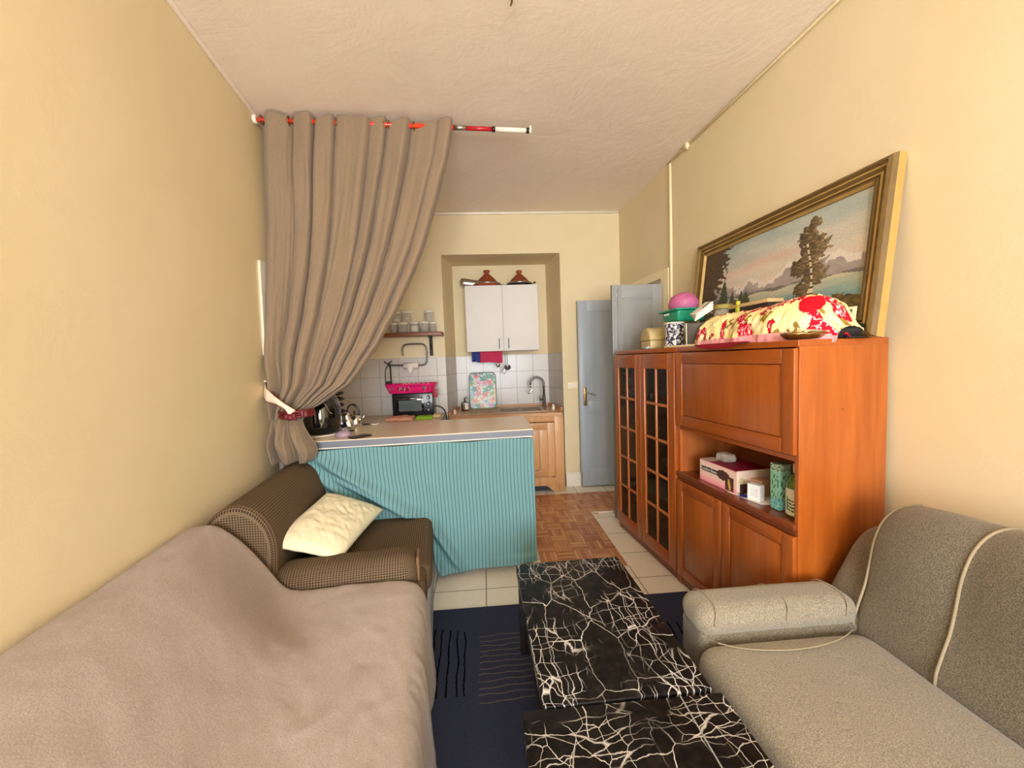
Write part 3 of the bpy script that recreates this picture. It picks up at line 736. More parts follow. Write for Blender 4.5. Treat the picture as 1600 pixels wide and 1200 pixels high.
def art(X, Y):
    u = 1-X; v = Y  # u from the viewer's left, v up
    c = mixc((214, 196, 178), (158, 172, 170), (v-.45)*2.2)
    c = mixc(c, (206, 172, 158), .75*math.exp(-((v-.66-.12*(u-.3)+.06*fbm(u*5, v*3))/.055)**2)*(1 if u < .62 else max(0, 1-(u-.62)*4)))
    c = mixc(c, (226, 214, 198), .7*max(0, fbm(u*3, v*7+3)+.25))
    m1 = .52+.07*math.sin(u*9+1)+.10*fbm(u*9, 1.3)+(.09*max(0, 1-abs(u-.40)/.09))+.05*max(0, 1-abs(u-.64)/.08)
    if v < m1:
        c = mixc((146, 136, 136), (170, 160, 156), fbm(u*12, v*14)+.5)
        if v > m1-.05+.10*fbm(u*22, v*18) and .28 < u < .98: c = (214, 206, 198)
    m2 = .40+.03*fbm(u*12, 8)-(u-.2)*.02
    if v < m2: c = (112, 108, 104)
    shore = .365+.012*math.sin(u*30)
    if v < shore and u > .2:
        c = mixc((206, 192, 158), (118, 150, 152), (shore-v)*5.5); c = mixc(c, (96, 146, 156), .6*max(0, fbm(u*4, v*22)+.2)+max(0, u-.6)*.4)
    # left dark tree
    e = ((u-.02)/.19)**2+((v-.82)/.44)**2+1.3*fbm(u*30, v*26)
    if e < .95: c = mixc((52, 40, 30), (110, 86, 62), fbm(u*60, v*60)+.4)
    e = ((u-.02)/.12)**2+((v-.38)/.20)**2+.9*fbm(u*26, v*24+5)
    if e < .8: c = mixc((54, 44, 30), (96, 78, 52), fbm(u*60, v*60)+.4)
    # near bank, cottages and firs
    v0 = v; v = v-.13 if u < .6 else v
    bank = .15+.08*fbm(u*9, 2)-max(0, u-.36)*2.2
    if v < bank: c = mixc((58, 54, 36), (112, 98, 64), fbm(u*40, v*40)+.45)
    for (fx, fb, fh, fw) in ((.20, .16, .34, .055), (.275, .16, .17, .03), (.345, .14, .18, .03), (.38, .06, .24, .07)):
        if fb < v < fb+fh and abs(u-fx) < fw*(1-(v-fb)/fh)*(1+.9*fbm(u*60, v*50)): c = mixc((46, 58, 36), (92, 96, 60), fbm(u*70, v*70)+.4)
    for (hx, hb, hw, hh) in ((.10, .11, .035, .07), (.165, .09, .04, .08), (.30, .09, .045, .08), (.345, .10, .03, .06)):
        if abs(u-hx) < hw and hb < v < hb+hh: c = (176, 160, 124) if (int((u+v)*60) % 3) else (112, 92, 66)
        if abs(u-hx) < hw*1.35*(1-(v-hb-hh)/.06) and hb+hh < v < hb+hh+.06: c = (96, 76, 60)
    v = v0
    # tall birch at the right
    tx = .745+.03*math.sin(v*5)
    blobs = ((.735, .78, .05, .12), (.77, .66, .075, .12), (.73, .52, .075, .11), (.785, .42, .06, .10), (.735, .30, .055, .07), (.76, .88, .03, .06))
    for (bx, by, rx, ry) in blobs:
        e = ((u-bx)/rx)**2+((v-by)/ry)**2+1.5*fbm(u*38, v*26)
        if e < .95: c = mixc((66, 54, 36), (176, 152, 112), (fbm(u*45, v*60)+.35+.5*(u-bx)/rx*.5))
    if abs(u-tx) < .005+.012*(1-v)*(v < .3) and v < .72: c = (70, 58, 44) if v < .22 or int(v*50) % 3 == 0 else (206, 192, 164)
    # bushes bottom right
    e = ((u-.93)/.16)**2+((v-.06)/.16)**2+.9*fbm(u*22, v*22)
    if e < .8: c = mixc((64, 50, 32), (150, 128, 70), fbm(u*40, v*40)+.4)
    e = ((u-.66)/.07)**2+((v-.04)/.10)**2+.9*fbm(u*22, v*22)
    if e < .7: c = mixc((74, 60, 36), (128, 106, 62), fbm(u*40, v*40)+.4)
    g = 1+.10*fbm(u*90, v*70)
    return lin(tuple(max(0, min(255, q*g)) for q in c))
b = MB(); b.grid(320, 170, lambda u, v: (lerp(.088, L_-.088, u), .003, lerp(.088, Hp-.088, v)), colfn=art, flip=True)
b.build('canvas', M['paint'], t, fixn=False)
b = MB(); b.box((.01, -.021, .01), (L_-.01, -.002, Hp-.01)); b.build('backing_board', M['wood_in'], t)

# ------------------------------------------------------------------ things on top of the cabinets
ZT = HC+.001
def floral(u, v, s_=9, seed=0):
    c = (240, 222, 160)
    x, y = u*s_+seed, v*s_
    if fbm(x*.8+5, y*.8) > .16: c = (250, 236, 186)
    if fbm(x*1.1+11, y*1.4+4) > .21: c = (150, 122, 56)
    k = fbm(x*.75, y*.9+20)
    if k > .13: c = (198, 22, 46)
    if .17 < k and abs(fbm(x*3, y*3, 2)) < .06: c = (246, 200, 200)
    if .10 < k < .13: c = (146, 20, 34)
    return c
def bagcol(u, v):
    c = floral(u*2.4, v, 5.2)
    if v < .035 or v > .95: c = (150, 18, 34)
    elif v < .075: c = (226, 160, 166)
    if ((u-.86)/.05)**2+((v-.34)/.12)**2 < 1: c = (196, 18, 36)
    return lin(c)
t = thing('cloth_bundle', 'cream cloth bundle with big red flowers on the cabinet in front of the painting', 'cloth', (0, 0, 0))
b = MB()
A_, B_ = Vector((1.265, 2.20, 0)), Vector((1.47, 1.50, 0))
def bund(u, v):
    # v: 0 front hem .. over the top .. 1 back; u along length far->near
    h = interp([(0, .07), (.06, .13), (.15, .160), (.4, .158), (.6, .17), (.8, .190), (.9, .15), (1.0, .045)], u)[0]
    wd = interp([(0, .06), (.1, .10), (.35, .11), (.55, .14), (.8, .135), (1.0, .07)], u)[0]
    a = lerp(-.12, 1.05, v)*math.pi
    if v < .05: off = (-wd-.004, -.012-.02*math.sin(u*9)**2)
    else: off = (-wd*math.cos(max(0, min(1, (v-.05)/.9))*math.pi)*(1+.05*math.sin(u*30)), h*math.sin(max(0, min(1, (v-.05)/.9))*math.pi)**.75)
    P = A_.lerp(B_, u)
    w_ = .010*fbm(u*9, v*7)+.006*nz(u*30, v*20)
    return Vector((P.x+off[0]+w_, P.y+.22*off[0]*(u-.5), ZT+.003+max(off[1], -.05 if v < .05 else 0)+max(0, w_)*1.2))
b.grid(270, 120, bund, colfn=lambda u, v: bagcol(u, v)); b.build('flowered_cloth', M['paint_cloth'], t, fixn=False, solid=.003)
b = MB(); b.grid(40, 10, lambda u, v: (lerp(1.38, 1.46, u)+.01*nz(u*9, v*5), lerp(1.65, 1.545, u)-.05*v, ZT+.150*(1-u)**1.3+.012+.02*math.sin(v*3)-.01*v), colfn=lambda u, v: lin((158, 16, 34)) if abs(v-.55) > .22 else lin((232, 160, 168)))
b.build('folded_red_corner', M['paint_cloth'], t, fixn=False, solid=.004)
b = MB()
b.grid(40, 8, lambda u, v: (lerp(1.155, 1.245, v)+.004*nz(u*14, v*4), lerp(2.12, 1.72, u)+.02*v, ZT+.006+(.0 if v > .35 else -.028*(1-v/.35)*math.sin(u*math.pi)**.6)), colfn=lambda u, v: lin((140, 22, 40)) if v < .5 else lin((222, 150, 160)))
b.build('red_hem', M['paint_cloth'], t, fixn=False, solid=.002)
# brass dish, black bag, printed note, dark picture frame etc.
t = thing('brass_dish', 'tarnished brass dish with embossed rim under the near end of the flowered cloth', 'dish', (1.335, 1.575, ZT))
b = MB(); b.lathe([(0, .003), (.06, .003), (.08, .008), (.095, .02), (.10, .026), (.096, .03), (.085, .022), (.06, .012), (0, .010)], seg=40, tf=lambda p: Vector((p.x, p.y*.62, p.z+.003*math.sin(math.atan2(p.y, p.x)*14)*(math.hypot(p.x, p.y) > .08)))); b.build('dish_body', M['brass'], t)
b = MB(); b.tube(spline([(-.05, -.05, .03), (-.02, -.055, .036), (.02, -.052, .032), (.06, -.045, .028)], 6), .006, 8); b.build('dish_handle', M['chrome'], t)
t = thing('black_bag', 'crumpled black fabric bag lying at the near end of the cabinet top by the frame', 'bag', (1.47, 1.56, ZT))
b = MB(); b.rbox((0, 0, .028), (.17, .10, .055), .026, 8, tf=lambda p: Vector((p.x, p.y, max(.001, p.z*(1+.5*fbm(p.x*14, p.y*14)))))+Vector((.012*nz(p.x*30, p.z*40), .01*nz(p.y*30, p.z*30), 0))); b.build('bag_body', M['blackcloth'], t)
b = MB(); b.box((-.02, -.055, .0005), (.10, .05, .006)); b.build('flat_flap', M['blackcloth'], t)
t = thing('printed_note', 'pale green printed paper note standing against the foot of the painting', 'paper', (1.512, 1.60, ZT+.058)); t.rotation_euler = (0, R(7), R(5))
b = MB(); b.grid(40, 20, lambda u, v: (.0+.004*math.sin(u*6), lerp(.06, -.065, u), lerp(0, .072, v)), colfn=lambda u, v: lin((78, 84, 66)) if ((.62 < u < .88 and .15 < v < .85 and not (.67 < u < .83 and .28 < v < .72)) or (.71 < u < .79 and .38 < v < .5)) else (lin((170, 170, 140)) if (u-.3)**2+(v-.4)**2 < .04 else lin((206, 206, 178))))
b.build('note', M['paint'], t, fixn=False, solid=.001)
X, Y = 1.18, 2.30
t = thing('low_white_tray', 'thin white tray lying along the front edge of the cabinet tops', 'tray', (1.205, 2.33, ZT), CR)
b = MB(); b.box((-.045, -.20, 0), (.10, .15, .008), bev=.003); b.box((-.045, -.20, .008), (-.04, .15, .012)); b.build('tray_body', M['cream'], t)
t = thing('flowered_tin', 'navy tin with white flower print beside the rounded cream tin', 'tin', (1.215, 2.47, ZT+.009))
b = MB()
def tinc(u, v):
    k = fbm(u*17, v*7.5+3); k2 = fbm(u*30+9, v*13)
    return lin((224, 226, 236)) if k > .08 or k2 > .2 else lin((34, 36, 62))
b.grid(110, 44, lambda u, v: (.058*math.cos(-u*2*math.pi)*(1-.04*math.sin(v*3)), .058*math.sin(-u*2*math.pi), .142*v), colfn=tinc); b.build('tin_body', M['paint_gloss'], t, fixn=False)
b = MB(); b.lathe([(0, .142), (.06, .142), (.061, .146), (.057, .151), (0, .152)], seg=32); b.build('tin_lid', M['white'], t)
t = thing('rounded_cream_tin', 'cream tin with rounded top and brown print at the far end of the cabinet top', 'tin', (1.205, 2.74, ZT))
b = MB(); b.rbox((0, 0, .03), (.14, .17, .06), .012, 2); b.build('tin_base', M['bread'], t)
b = MB(); b.grid(24, 12, lambda u, v: (lerp(-.07, .07, v), -.085*math.cos(u*math.pi), .062+.085*math.sin(u*math.pi)))
for sx in (-.07, .07): b.grid(24, 4, lambda u, v, sx=sx: (sx, -.085*math.cos(u*math.pi)*v, .062+.085*math.sin(u*math.pi)*v))
b.build('domed_lid', M['bread'], t)
b = MB(); b.box((-.073, -.087, .058), (.073, .087, .064), bev=.002); b.build('rim', M['oliv'], t)
t = thing('pale_yellow_tub', 'pale yellow tub standing behind the navy flowered tin under the green basket', 'tub', (1.335, 2.60, ZT))
b = MB(); b.lathe([(0, 0), (.075, 0), (.09, .005), (.10, .135), (.103, .14), (.103, .15), (0, .15)], seg=32); b.build('tub_body', M['yellowc'], t)
t = thing('green_basket', 'green plastic basket perched on the pale yellow tub and navy tin', 'basket', (1.31, 2.54, ZT+.166))
b = MB(); b.rbox((0, 0, .037), (.20, .23, .075), .02, 4, tf=lambda p: Vector((p.x*(.86+1.6*p.z), p.y*(.86+1.6*p.z), p.z)))
b.build('basket_body', M['green'], t)
b = MB(); b.rbox((0, 0, .074), (.226, .256, .012), .006, 3); b.build('basket_rim', M['green'], t)
b = MB()
for k in range(5): b.box((-.116, -.03+k*.014, .045), (-.112, -.022+k*.014, .056))
b.build('slots', M['white'], t)
t = thing('mauve_ball_bundle', 'round mauve plastic bag bundle sitting in the green basket', 'bundle', (1.315, 2.55, ZT+.167+.085))
b = MB(); b.grid(48, 24, lambda u, v: Vector((math.cos(u*2*math.pi)*math.sin(v*math.pi), math.sin(u*2*math.pi)*math.sin(v*math.pi), -math.cos(v*math.pi)*.82))*(.093*(1+.10*fbm(u*6, v*8)))+Vector((0, 0, .03)))
b.build('bundle_body', M['mauve'], t, fixn=False)
t = thing('dark_picture_frame', 'small dark upright frame with pale edge propped beside the flowered cloth', 'picture frame', (1.175, 2.24, ZT+.010)); t.rotation_euler = (R(12), 0, R(-28))
b = MB(); b.box((0, -.006, 0), (.15, .006, .125), bev=.002); b.build('frame_body', plain('dark_grey_board', (72, 66, 58), .5), t)
b = MB(); b.box((-.004, -.008, 0), (.0, .008, .127)); b.build('pale_edge', M['paper'], t)
t = thing('folded_papers', 'bunch of white folded papers leaning above the dark frame', 'papers', (1.245, 2.18, ZT+.168)); 
for k in range(4):
    b = MB(); a = R(-28+k*6)
    b.box((-.06, -.05, .002+k*.011), (.05, .05, .009+k*.011), bev=.001, tf=lambda p, a=a, k=k: Matrix.Rotation(R(-38), 3, 'Y') @ (Matrix.Rotation(a, 3, 'Z') @ p)+Vector((k*.004, 0, .015)))
    o = b.build('folded_sheet', M['paper'], t)
b = MB(); b.box((-.03, -.052, .046), (.02, -.05, .050), tf=lambda p: Matrix.Rotation(R(-38), 3, 'Y') @ p+Vector((.016, 0, .02))); b.build('dark_print', M['black'], t)
t = thing('glass_jar', 'glass jar with olive lid behind the folded papers', 'jar', (1.385, 2.225, ZT))
b = MB(); b.lathe([(0, 0), (.045, 0), (.048, .006), (.048, .18), (.040, .208), (.038, .21)], seg=28); b.build('jar_body', M['clear'], t)
b = MB(); b.lathe([(0, .208), (.052, .208), (.053, .212), (.05, .230), (.046, .233), (0, .234)], seg=28); b.build('lid', M['oliv'], t)
t = thing('dark_box', 'dark box with a pale tan top edge behind the flowered cloth', 'box', (1.445, 2.05, ZT), R(3))
b = MB(); b.box((-.05, -.16, 0), (.035, .13, .20), bev=.002); b.build('box_body', plain('dark_brown_card', (50, 38, 30), .6), t)
b = MB(); b.box((-.053, -.162, .20), (.037, .132, .218), bev=.002); b.build('box_lid', plain('tan_card', (206, 176, 128), .6), t)
t = thing('yellow_green_bottle', 'slim yellow-green bottle in front of the dark box', 'bottle', (1.392, 2.10, ZT))
b = MB(); b.lathe([(0, 0), (.014, 0), (.014, .195), (.008, .21), (0, .21)], seg=16); b.build('bottle_body', plain('yellow_green', (170, 170, 30), .3, coat=.4), t)
b = MB(); b.lathe([(0, .21), (.011, .21), (.011, .235), (0, .236)], seg=14); b.build('cap', plain('yellow_cap', (206, 196, 60), .4), t)
t = thing('small_blue_cloth', 'small pale blue crumpled cloth at the far end of the cabinet top', 'cloth', (1.135, 2.70, ZT))
b = MB(); b.rbox((0, 0, .008), (.05, .07, .016), .007, 6, tf=lambda p: Vector((p.x, p.y, max(.0005, p.z+.006*nz(p.x*70, p.y*70))))); b.build('cloth_body', plain('pale_blue_cloth', (170, 190, 196), .9), t)

# ------------------------------------------------------------------ rug
t = thing('rug', 'dark navy rug with wavy black and beige lines under the coffee tables', 'rug')
b = MB(); b.box((-.40, -.9, .0008), (1.145, 2.205, .011), bev=.004); b.build('rug_pile', M['rug'], t)
b = MB()
def wav(x0, y0, x1, y1, wd, mi):
    n = 40; L = math.hypot(x1-x0, y1-y0); nx_, ny_ = -(y1-y0)/L, (x1-x0)/L; ph = random.random()*9
    vs = []
    for k in range(n+1):
        t_ = k/n; o = .010*nz(t_*3+ph, ph)+.003*nz(t_*24, ph); w_ = wd*(1+.5*nz(t_*30, ph+3))
        cx_, cy_ = lerp(x0, x1, t_)+nx_*o, lerp(y0, y1, t_)+ny_*o
        vs += [(cx_-nx_*w_, cy_-ny_*w_, .0118), (cx_+nx_*w_, cy_+ny_*w_, .0118)]
    b = MB(); b.add(vs, [(2*k, 2*k+2, 2*k+3, 2*k+1) for k in range(n)]); b.build('line', M['ruglight'] if mi else M['rugblack'], t, fixn=False)
for yb_ in (1.60, .90, .2):
    for k, x in enumerate((-.315, -.28, -.24, -.195, -.16)): wav(x, yb_+.44-.01*k, x+.02, yb_, .0035, 0)
    for k in range(12): wav(-.085+.01*random.random(), yb_-.04+.036*k, .16, yb_-.03+.036*k, .0024, 1)
for k, x in enumerate((.86, .905, .95, .995, 1.04)): wav(x, 1.97-.01*k, x-.05, 1.5, .0035, 0)

# ------------------------------------------------------------------ coffee tables
def coffee(name, label, x0, x1, y0, y1, ztop, mat, skew=0):
    t = thing(name, label, 'coffee table', ((x0+x1)/2, (y0+y1)/2, .0), skew, 'marble-look coffee tables')
    hx, hy = (x1-x0)/2, (y1-y0)/2
    b = MB(); b.box((-hx, -hy, ztop-.038), (hx, hy, ztop), bev=.002); b.build('tabletop', mat, t)
    for sx in (-1, 1):
        for sy in (-1, 1):
            b = MB(); b.box((sx*(hx-.03)-.022, sy*(hy-.03)-.022, .0115), (sx*(hx-.03)+.022, sy*(hy-.03)+.022, ztop-.038), bev=.002); b.build('leg', M['blackmat'], t)
    b = MB()
    b.box((-hx+.03, -hy+.045, .14), (hx-.03, hy-.045, .155)); b.build('lower_shelf', M['blackmat'], t)
    return t
coffee('coffee_table', 'low black white-veined marble-look coffee table farther from the camera, end-on to the counter', .118, .622, 1.067, 1.862, .431, M['marble1'], R(1.2))
coffee('coffee_table', 'low black white-veined marble-look coffee table nearest the camera at the bottom edge', .066, .652, .20, 1.059, .428, M['marble2'], 0)
b = MB(); b.box((.166, -.43, .4279), (.170, .43, .4287)); 
b.build('panel_joint', plain('grey_joint', (150, 150, 150), .4), bpy.data.objects['coffee_table.001'])

# ------------------------------------------------------------------ wall frame for the left-hand sofas: s = distance from the left wall, y = depth
LN = Vector((1, .1132)).normalized()
def wp(s, y, z): return Vector((wl(y)+s*LN.x, y+s*LN.y, z))
# slip-covered sofa
far = [(.012, .70), (.02, .775), (.05, .80), (.11, .80), (.17, .765), (.24, .69), (.30, .60), (.355, .515), (.42, .485), (.55, .480), (.70, .476), (.82, .470), (.885, .450), (.925, .40), (.94, .30), (.945, .15), (.95, .02)]
mid = [(.012, .70), (.02, .77), (.05, .798), (.14, .802), (.22, .78), (.31, .71), (.40, .62), (.48, .54), (.56, .485), (.64, .458), (.74, .445), (.82, .438), (.89, .42), (.928, .375), (.942, .29), (.948, .15), (.955, .02)]
near = [(.012, .70), (.02, .77), (.05, .802), (.15, .81), (.24, .79), (.34, .72), (.43, .63), (.52, .55), (.60, .49), (.68, .458), (.77, .445), (.84, .44), (.895, .42), (.932, .375), (.946, .29), (.955, .15), (.965, .02)]
def slip(u, v):
    # u profile 0..1, v: 0 near .. 1 far
    y = lerp(-.55, 1.605, min(1, v/.93)); k = max(0, min(1, (v-.93)/.07))
    fy = max(0, min(1, (y-1.1)/.5)); fy = fy*fy*(3-2*fy); nyv = max(0, min(1, (y-.5)/.6))
    i = u*(len(far)-1); a = min(int(i), len(far)-2); f = i-a
    def cr(T):
        p = [T[max(a-1, 0)], T[a], T[a+1], T[min(a+2, len(T)-1)]]
        return [.5*(2*p[1][q]+(p[2][q]-p[0][q])*f+(2*p[0][q]-5*p[1][q]+4*p[2][q]-p[3][q])*f*f+(3*p[1][q]-3*p[2][q]+p[3][q]-p[0][q])*f**3) for q in (0, 1)]
    F, Mi, Ne = cr(far), cr(mid), cr(near)
    Q = [lerp(lerp(Ne[q], Mi[q], nyv), F[q], fy) for q in (0, 1)]
    s_, z = Q
    dip = math.exp(-((s_-.43)/.10)**2)*math.exp(-((y-1.42)/.12)**2)*.012
    z -= dip
    rg_ = abs(fbm(s_*3.1+y*1.2, y*3.4-s_*2.2, 2)); wr_ = .008*fbm(s_*5+2, y*4, 3)+.005*fbm(s_*14+y*9, y*6-s_*5, 3)+.004*max(0, .10-rg_)/.10*max(0, min(1, (s_-.35)*5))*.7
    z = z+wr_*(1 if s_ < .93 else 0); 
    if s_ > .9: s_ += .012*math.sin(y*17+2*nz(y*5, 3))*(1-z/.45)+.004*nz(y*30, z*4)
    if k > 0:
        rz = min(1, k*1.6); yy = y+.03*math.sin(min(1, k*2)*math.pi/2)
        z = lerp(z, .02, max(0, (k-.25)/.75)); return wp(max(.012, s_-.0*k), yy, max(.015, z-.01*rz))
    return wp(max(.012, s_), y, max(.015, z))
t = thing('covered_sofa', 'large sofa along the left wall, nearest the camera, entirely under a plain beige slipcover', 'sofa', (0, 0, 0))
b = MB(); b.grid(130, 190, slip, uvfn=lambda u, v: (u, v)); b.build('slipcover', M['slip'], t, fixn=False, solid=.004)
for (s_, y) in ((.15, -.4), (.85, -.4), (.15, 1.5), (.85, 1.5)):
    b = MB(); P = wp(s_, y, 0); b.cyl((P.x, P.y, .0), (P.x, P.y, .10), .025); b.build('leg', M['blackmat'], t)

def extr(b, prof, y0, y1, place, r=.05, n=30, mi=0, nr=5, cen=None, uvs=1.0):
    """closed cushion profile (a,z) swept from y0 to y1 with rounded, closed ends"""
    P = [Vector(p) for p in prof]; m_ = len(P)
    c = Vector(cen) if cen else sum(P, Vector((0, 0)))/m_
    st = []
    for k in range(nr+1):
        a = k/nr*math.pi/2; st.append((y0+r*(1-math.sin(a)) if False else y0+r*(1-math.sin(a)), a))
    stations = [(y0+r*(1-math.sin(k/nr*math.pi/2)), r*(1-math.cos((1-k/nr)*0)) ) for k in range(0)]
    seq = []
    for k in range(nr+1):
        a = k/nr*math.pi/2; seq.append((y0+r*(1-math.cos(a)), r*(1-math.sin(a))))
    for k in range(1, n): seq.append((lerp(y0+r, y1-r, k/n), 0))
    for k in range(nr, -1, -1):
        a = k/nr*math.pi/2; seq.append((y1-r*(1-math.cos(a)), r*(1-math.sin(a))))
    per = [0]
    for i in range(m_): per.append(per[-1]+(P[(i+1) % m_]-P[i]).length)
    vs, uv, fs, fuv = [], [], [], []
    for (y, ins) in seq:
        for i in range(m_):
            d = (P[i]-c); L = d.length; q = c+d*max(0, (L-ins)/L) if L > 0 else c
            vs.append(place(q.x, y, q.y))
    base = len(b.v); b.v += [tuple(v) for v in vs]
    for j in range(len(seq)-1):
        for i in range(m_):
            i2 = (i+1) % m_
            b.f.append([base+j*m_+i, base+j*m_+i2, base+(j+1)*m_+i2, base+(j+1)*m_+i]); b.mi.append(mi); b.sm.append(True)
            b.uv.append([(per[i], seq[j][0]), (per[i+1], seq[j][0]), (per[i+1], seq[j+1][0]), (per[i], seq[j+1][0])])
    for j, rev in ((0, True), (len(seq)-1, False)):
        cc = len(b.v); b.v.append(tuple(place(c.x, seq[j][0], c.y)))
        for i in range(m_):
            f = [base+j*m_+i, base+j*m_+(i+1) % m_, cc]
            if rev: f.reverse()
            b.f.append(f); b.mi.append(mi); b.sm.append(True)
            u_ = [(P[i].x, P[i].y), (P[(i+1) % m_].x, P[(i+1) % m_].y), (c.x, c.y)]
            if rev: u_.reverse()
            b.uv.append(u_)
def dense(prof, n=4):
    pts = spline([(p[0], p[1], 0) for p in prof]+[(prof[0][0], prof[0][1], 0)], n)[:-1]
    return [(p.x, p.y) for p in pts]

# brown checked corner seat
t = thing('brown_armchair', 'brown checked low armchair with rolled back, between the covered sofa and the counter', 'armchair', (0, 0, 0))
bp = dense([(.015, .10), (.015, .45), (.02, .66), (.045, .76), (.10, .825), (.17, .845), (.24, .815), (.29, .75), (.312, .66), (.308, .55), (.30, .42), (.29, .25), (.28, .10)], 3)
b = MB(); extr(b, bp, 1.672, 2.49, wp, .03, 24); b.build('backrest', M['brown'], t)
b = MB(); b.tube([wp(.165+(p[0]-.165)*.97, 1.70, .5+(p[1]-.5)*.985) for p in bp if p[1] > .42 and p[0] > .02], .006, 6); b.build('piping', M['brownpipe'], t)
def wbox(b, s0, s1, y0, y1, z0, z1, r, puff=0, n=8):
    def tf(p):
        f = max(0, 1-((p.x-(s0+s1)/2)/((s1-s0)/2))**2)*max(0, 1-((p.y-(y0+y1)/2)/((y1-y0)/2))**2)
        return wp(p.x, p.y, p.z+(puff*f if p.z > (z0+z1)/2 else 0)+.003*nz(p.x*14, p.y*14))
    b.rbox(((s0+s1)/2, (y0+y1)/2, (z0+z1)/2), (s1-s0, y1-y0, z1-z0), r, n, 0, tf)
b = MB(); wbox(b, .27, .955, 1.80, 2.50, .27, .435, .06, .015); b.build('seat', M['brown'], t)
b = MB(); wbox(b, .27, .90, 1.645, 1.85, .17, .545, .075, .0); b.build('arm', M['brown'], t)
b = MB(); wbox(b, .893, .907, 1.70, 1.80, .27, .525, .006, 0, 2); b.build('arm_end_panel', M['brownpipe'], t)
b = MB(); yy = 1.7475
b.tube([wp(.50, yy+.105*math.cos(a), .36+.187*math.sin(a)+.0) for a in [R(q) for q in range(0, 181, 15)]], .0035, 6); b.build('arm_seam', M['brownpipe'], t)
b = MB(); wbox(b, .30, .945, 1.66, 2.49, .02, .28, .02, 0, 2); b.build('base', M['greybase'], t)
b = MB(); wbox(b, .87, .93, 1.66, 1.86, .18, .42, .03, 0, 3); b.build('front_border', M['brown'], t)

# pillow
t = thing('pillow', 'rumpled cream pillow lying on the brown checked seat', 'pillow', (0, 0, 0))
PLc, PTc, PRc, PBc = Vector((-1.0, 1.775, .640)), Vector((-.96, 2.37, .675)), Vector((-.662, 2.46, .520)), Vector((-.705, 1.845, .520))
cn = (PTc-PLc).cross(PBc-PLc).normalized()
if cn.z < 0: cn = -cn
def pil(sg):
    def f(u, v):
        U, V = 2*u-1, 2*v-1
        pin = 1-.07*(1-U*U)*abs(V)**3*1-0
        uu = .5+U*.5*(1-.03*(1-V*V)); vv = .5+V*.5*(1-.04*(1-U*U))
        p = (PLc.lerp(PTc, uu)).lerp(PBc.lerp(PRc, uu), vv)
        th = (max(0, (1-abs(U)**3.2))*max(0, (1-abs(V)**3.2)))**.55
        w_ = .010*fbm(u*6+v*3, v*5-u*2, 4)*th+.006*nz(u*22+v*10, v*9)*th
        return p+cn*(sg*(.062 if sg > 0 else .045)*th+w_)
    return f
b = MB(); b.grid(70, 60, pil(1)); b.grid(70, 60, pil(-1), flip=True); b.build('pillowcase', M['pillow'], t)
b = MB(); b.rbox((0, 0, 0), (.26, .10, .006), .003, 6, tf=lambda p: Vector((-.76+p.x*.72+p.y*.2, 1.965+p.y*.7+p.x*.25, .449+p.z+.016+.004*math.sin(p.x*40))))
b.build('folded_corner', plain('pale_yellow_fabric', (226, 206, 128), .9), t)

# grey-green sofa on the right
t = thing('grey_green_sofa', 'grey-green melange fabric two-seat sofa with pale piping against the right wall', 'sofa', (0, 0, 0))
rp = dense([(1.30, .12), (1.302, .40), (1.318, .48), (1.345, .56), (1.362, .64), (1.378, .72), (1.412, .79), (1.47, .832), (1.55, .838), (1.62, .80), (1.66, .70), (1.672, .40), (1.672, .12)], 3)
def rplace(x, y, z):
    f = max(0, min(1, (1.30-y)/.35)); bul = .022*abs(math.sin((y-1.035)/.29*math.pi))**.7 if 1.035 < y < 1.30 else .022*math.sin(max(0, min(1, (1.035-y)/.75))*math.pi)**.5
    k = max(0, min(1, (z-.45)/.2))
    return Vector((x-bul*k+.004*nz(y*3, z*3)-.02*max(0, 1.3-y)*(1-k)*0, y, z+(.035*f+bul*.6)*max(0, (z-.6)/.25)+.003*nz(x*6, y*6)))
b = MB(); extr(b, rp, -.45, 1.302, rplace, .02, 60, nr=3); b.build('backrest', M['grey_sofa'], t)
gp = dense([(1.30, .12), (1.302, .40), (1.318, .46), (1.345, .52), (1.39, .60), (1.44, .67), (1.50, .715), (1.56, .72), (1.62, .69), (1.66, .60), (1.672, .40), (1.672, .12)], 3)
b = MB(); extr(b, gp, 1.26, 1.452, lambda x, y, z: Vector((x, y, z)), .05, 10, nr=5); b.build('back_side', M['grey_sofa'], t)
for y in (1.300, 1.036):
    b = MB(); b.tube([rplace(1.50+(p[0]-1.50)*1.04, y, .5+(p[1]-.5)*1.012) for p in rp if (p[1] > .37 and p[0] < 1.56)], .0045, 8); b.build('piping', M['piping'], t)
def rb(x0, x1, y0, y1, z0, z1, r, mat, name, puff=0, n=10, sag=0):
    b = MB()
    def tf(p):
        f = max(0, 1-((p.x-(x0+x1)/2)/((x1-x0)/2))**2)*max(0, 1-((p.y-(y0+y1)/2)/((y1-y0)/2))**2)
        return Vector((p.x, p.y, p.z+(puff*f if p.z > (z0+z1)/2 else 0)+.003*fbm(p.x*9, p.y*9, 2)))
    b.rbox(((x0+x1)/2, (y0+y1)/2, (z0+z1)/2), (x1-x0, y1-y0, z1-z0), r, n, 0, tf); return b.build(name, M[mat] if isinstance(mat, str) else mat, t)
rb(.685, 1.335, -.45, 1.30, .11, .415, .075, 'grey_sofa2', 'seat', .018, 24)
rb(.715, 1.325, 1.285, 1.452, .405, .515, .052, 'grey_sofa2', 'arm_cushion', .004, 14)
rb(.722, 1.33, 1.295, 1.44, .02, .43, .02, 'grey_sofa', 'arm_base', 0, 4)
rb(.75, 1.64, -.43, 1.28, .02, .14, .02, 'grey_sofa', 'base', 0, 4)
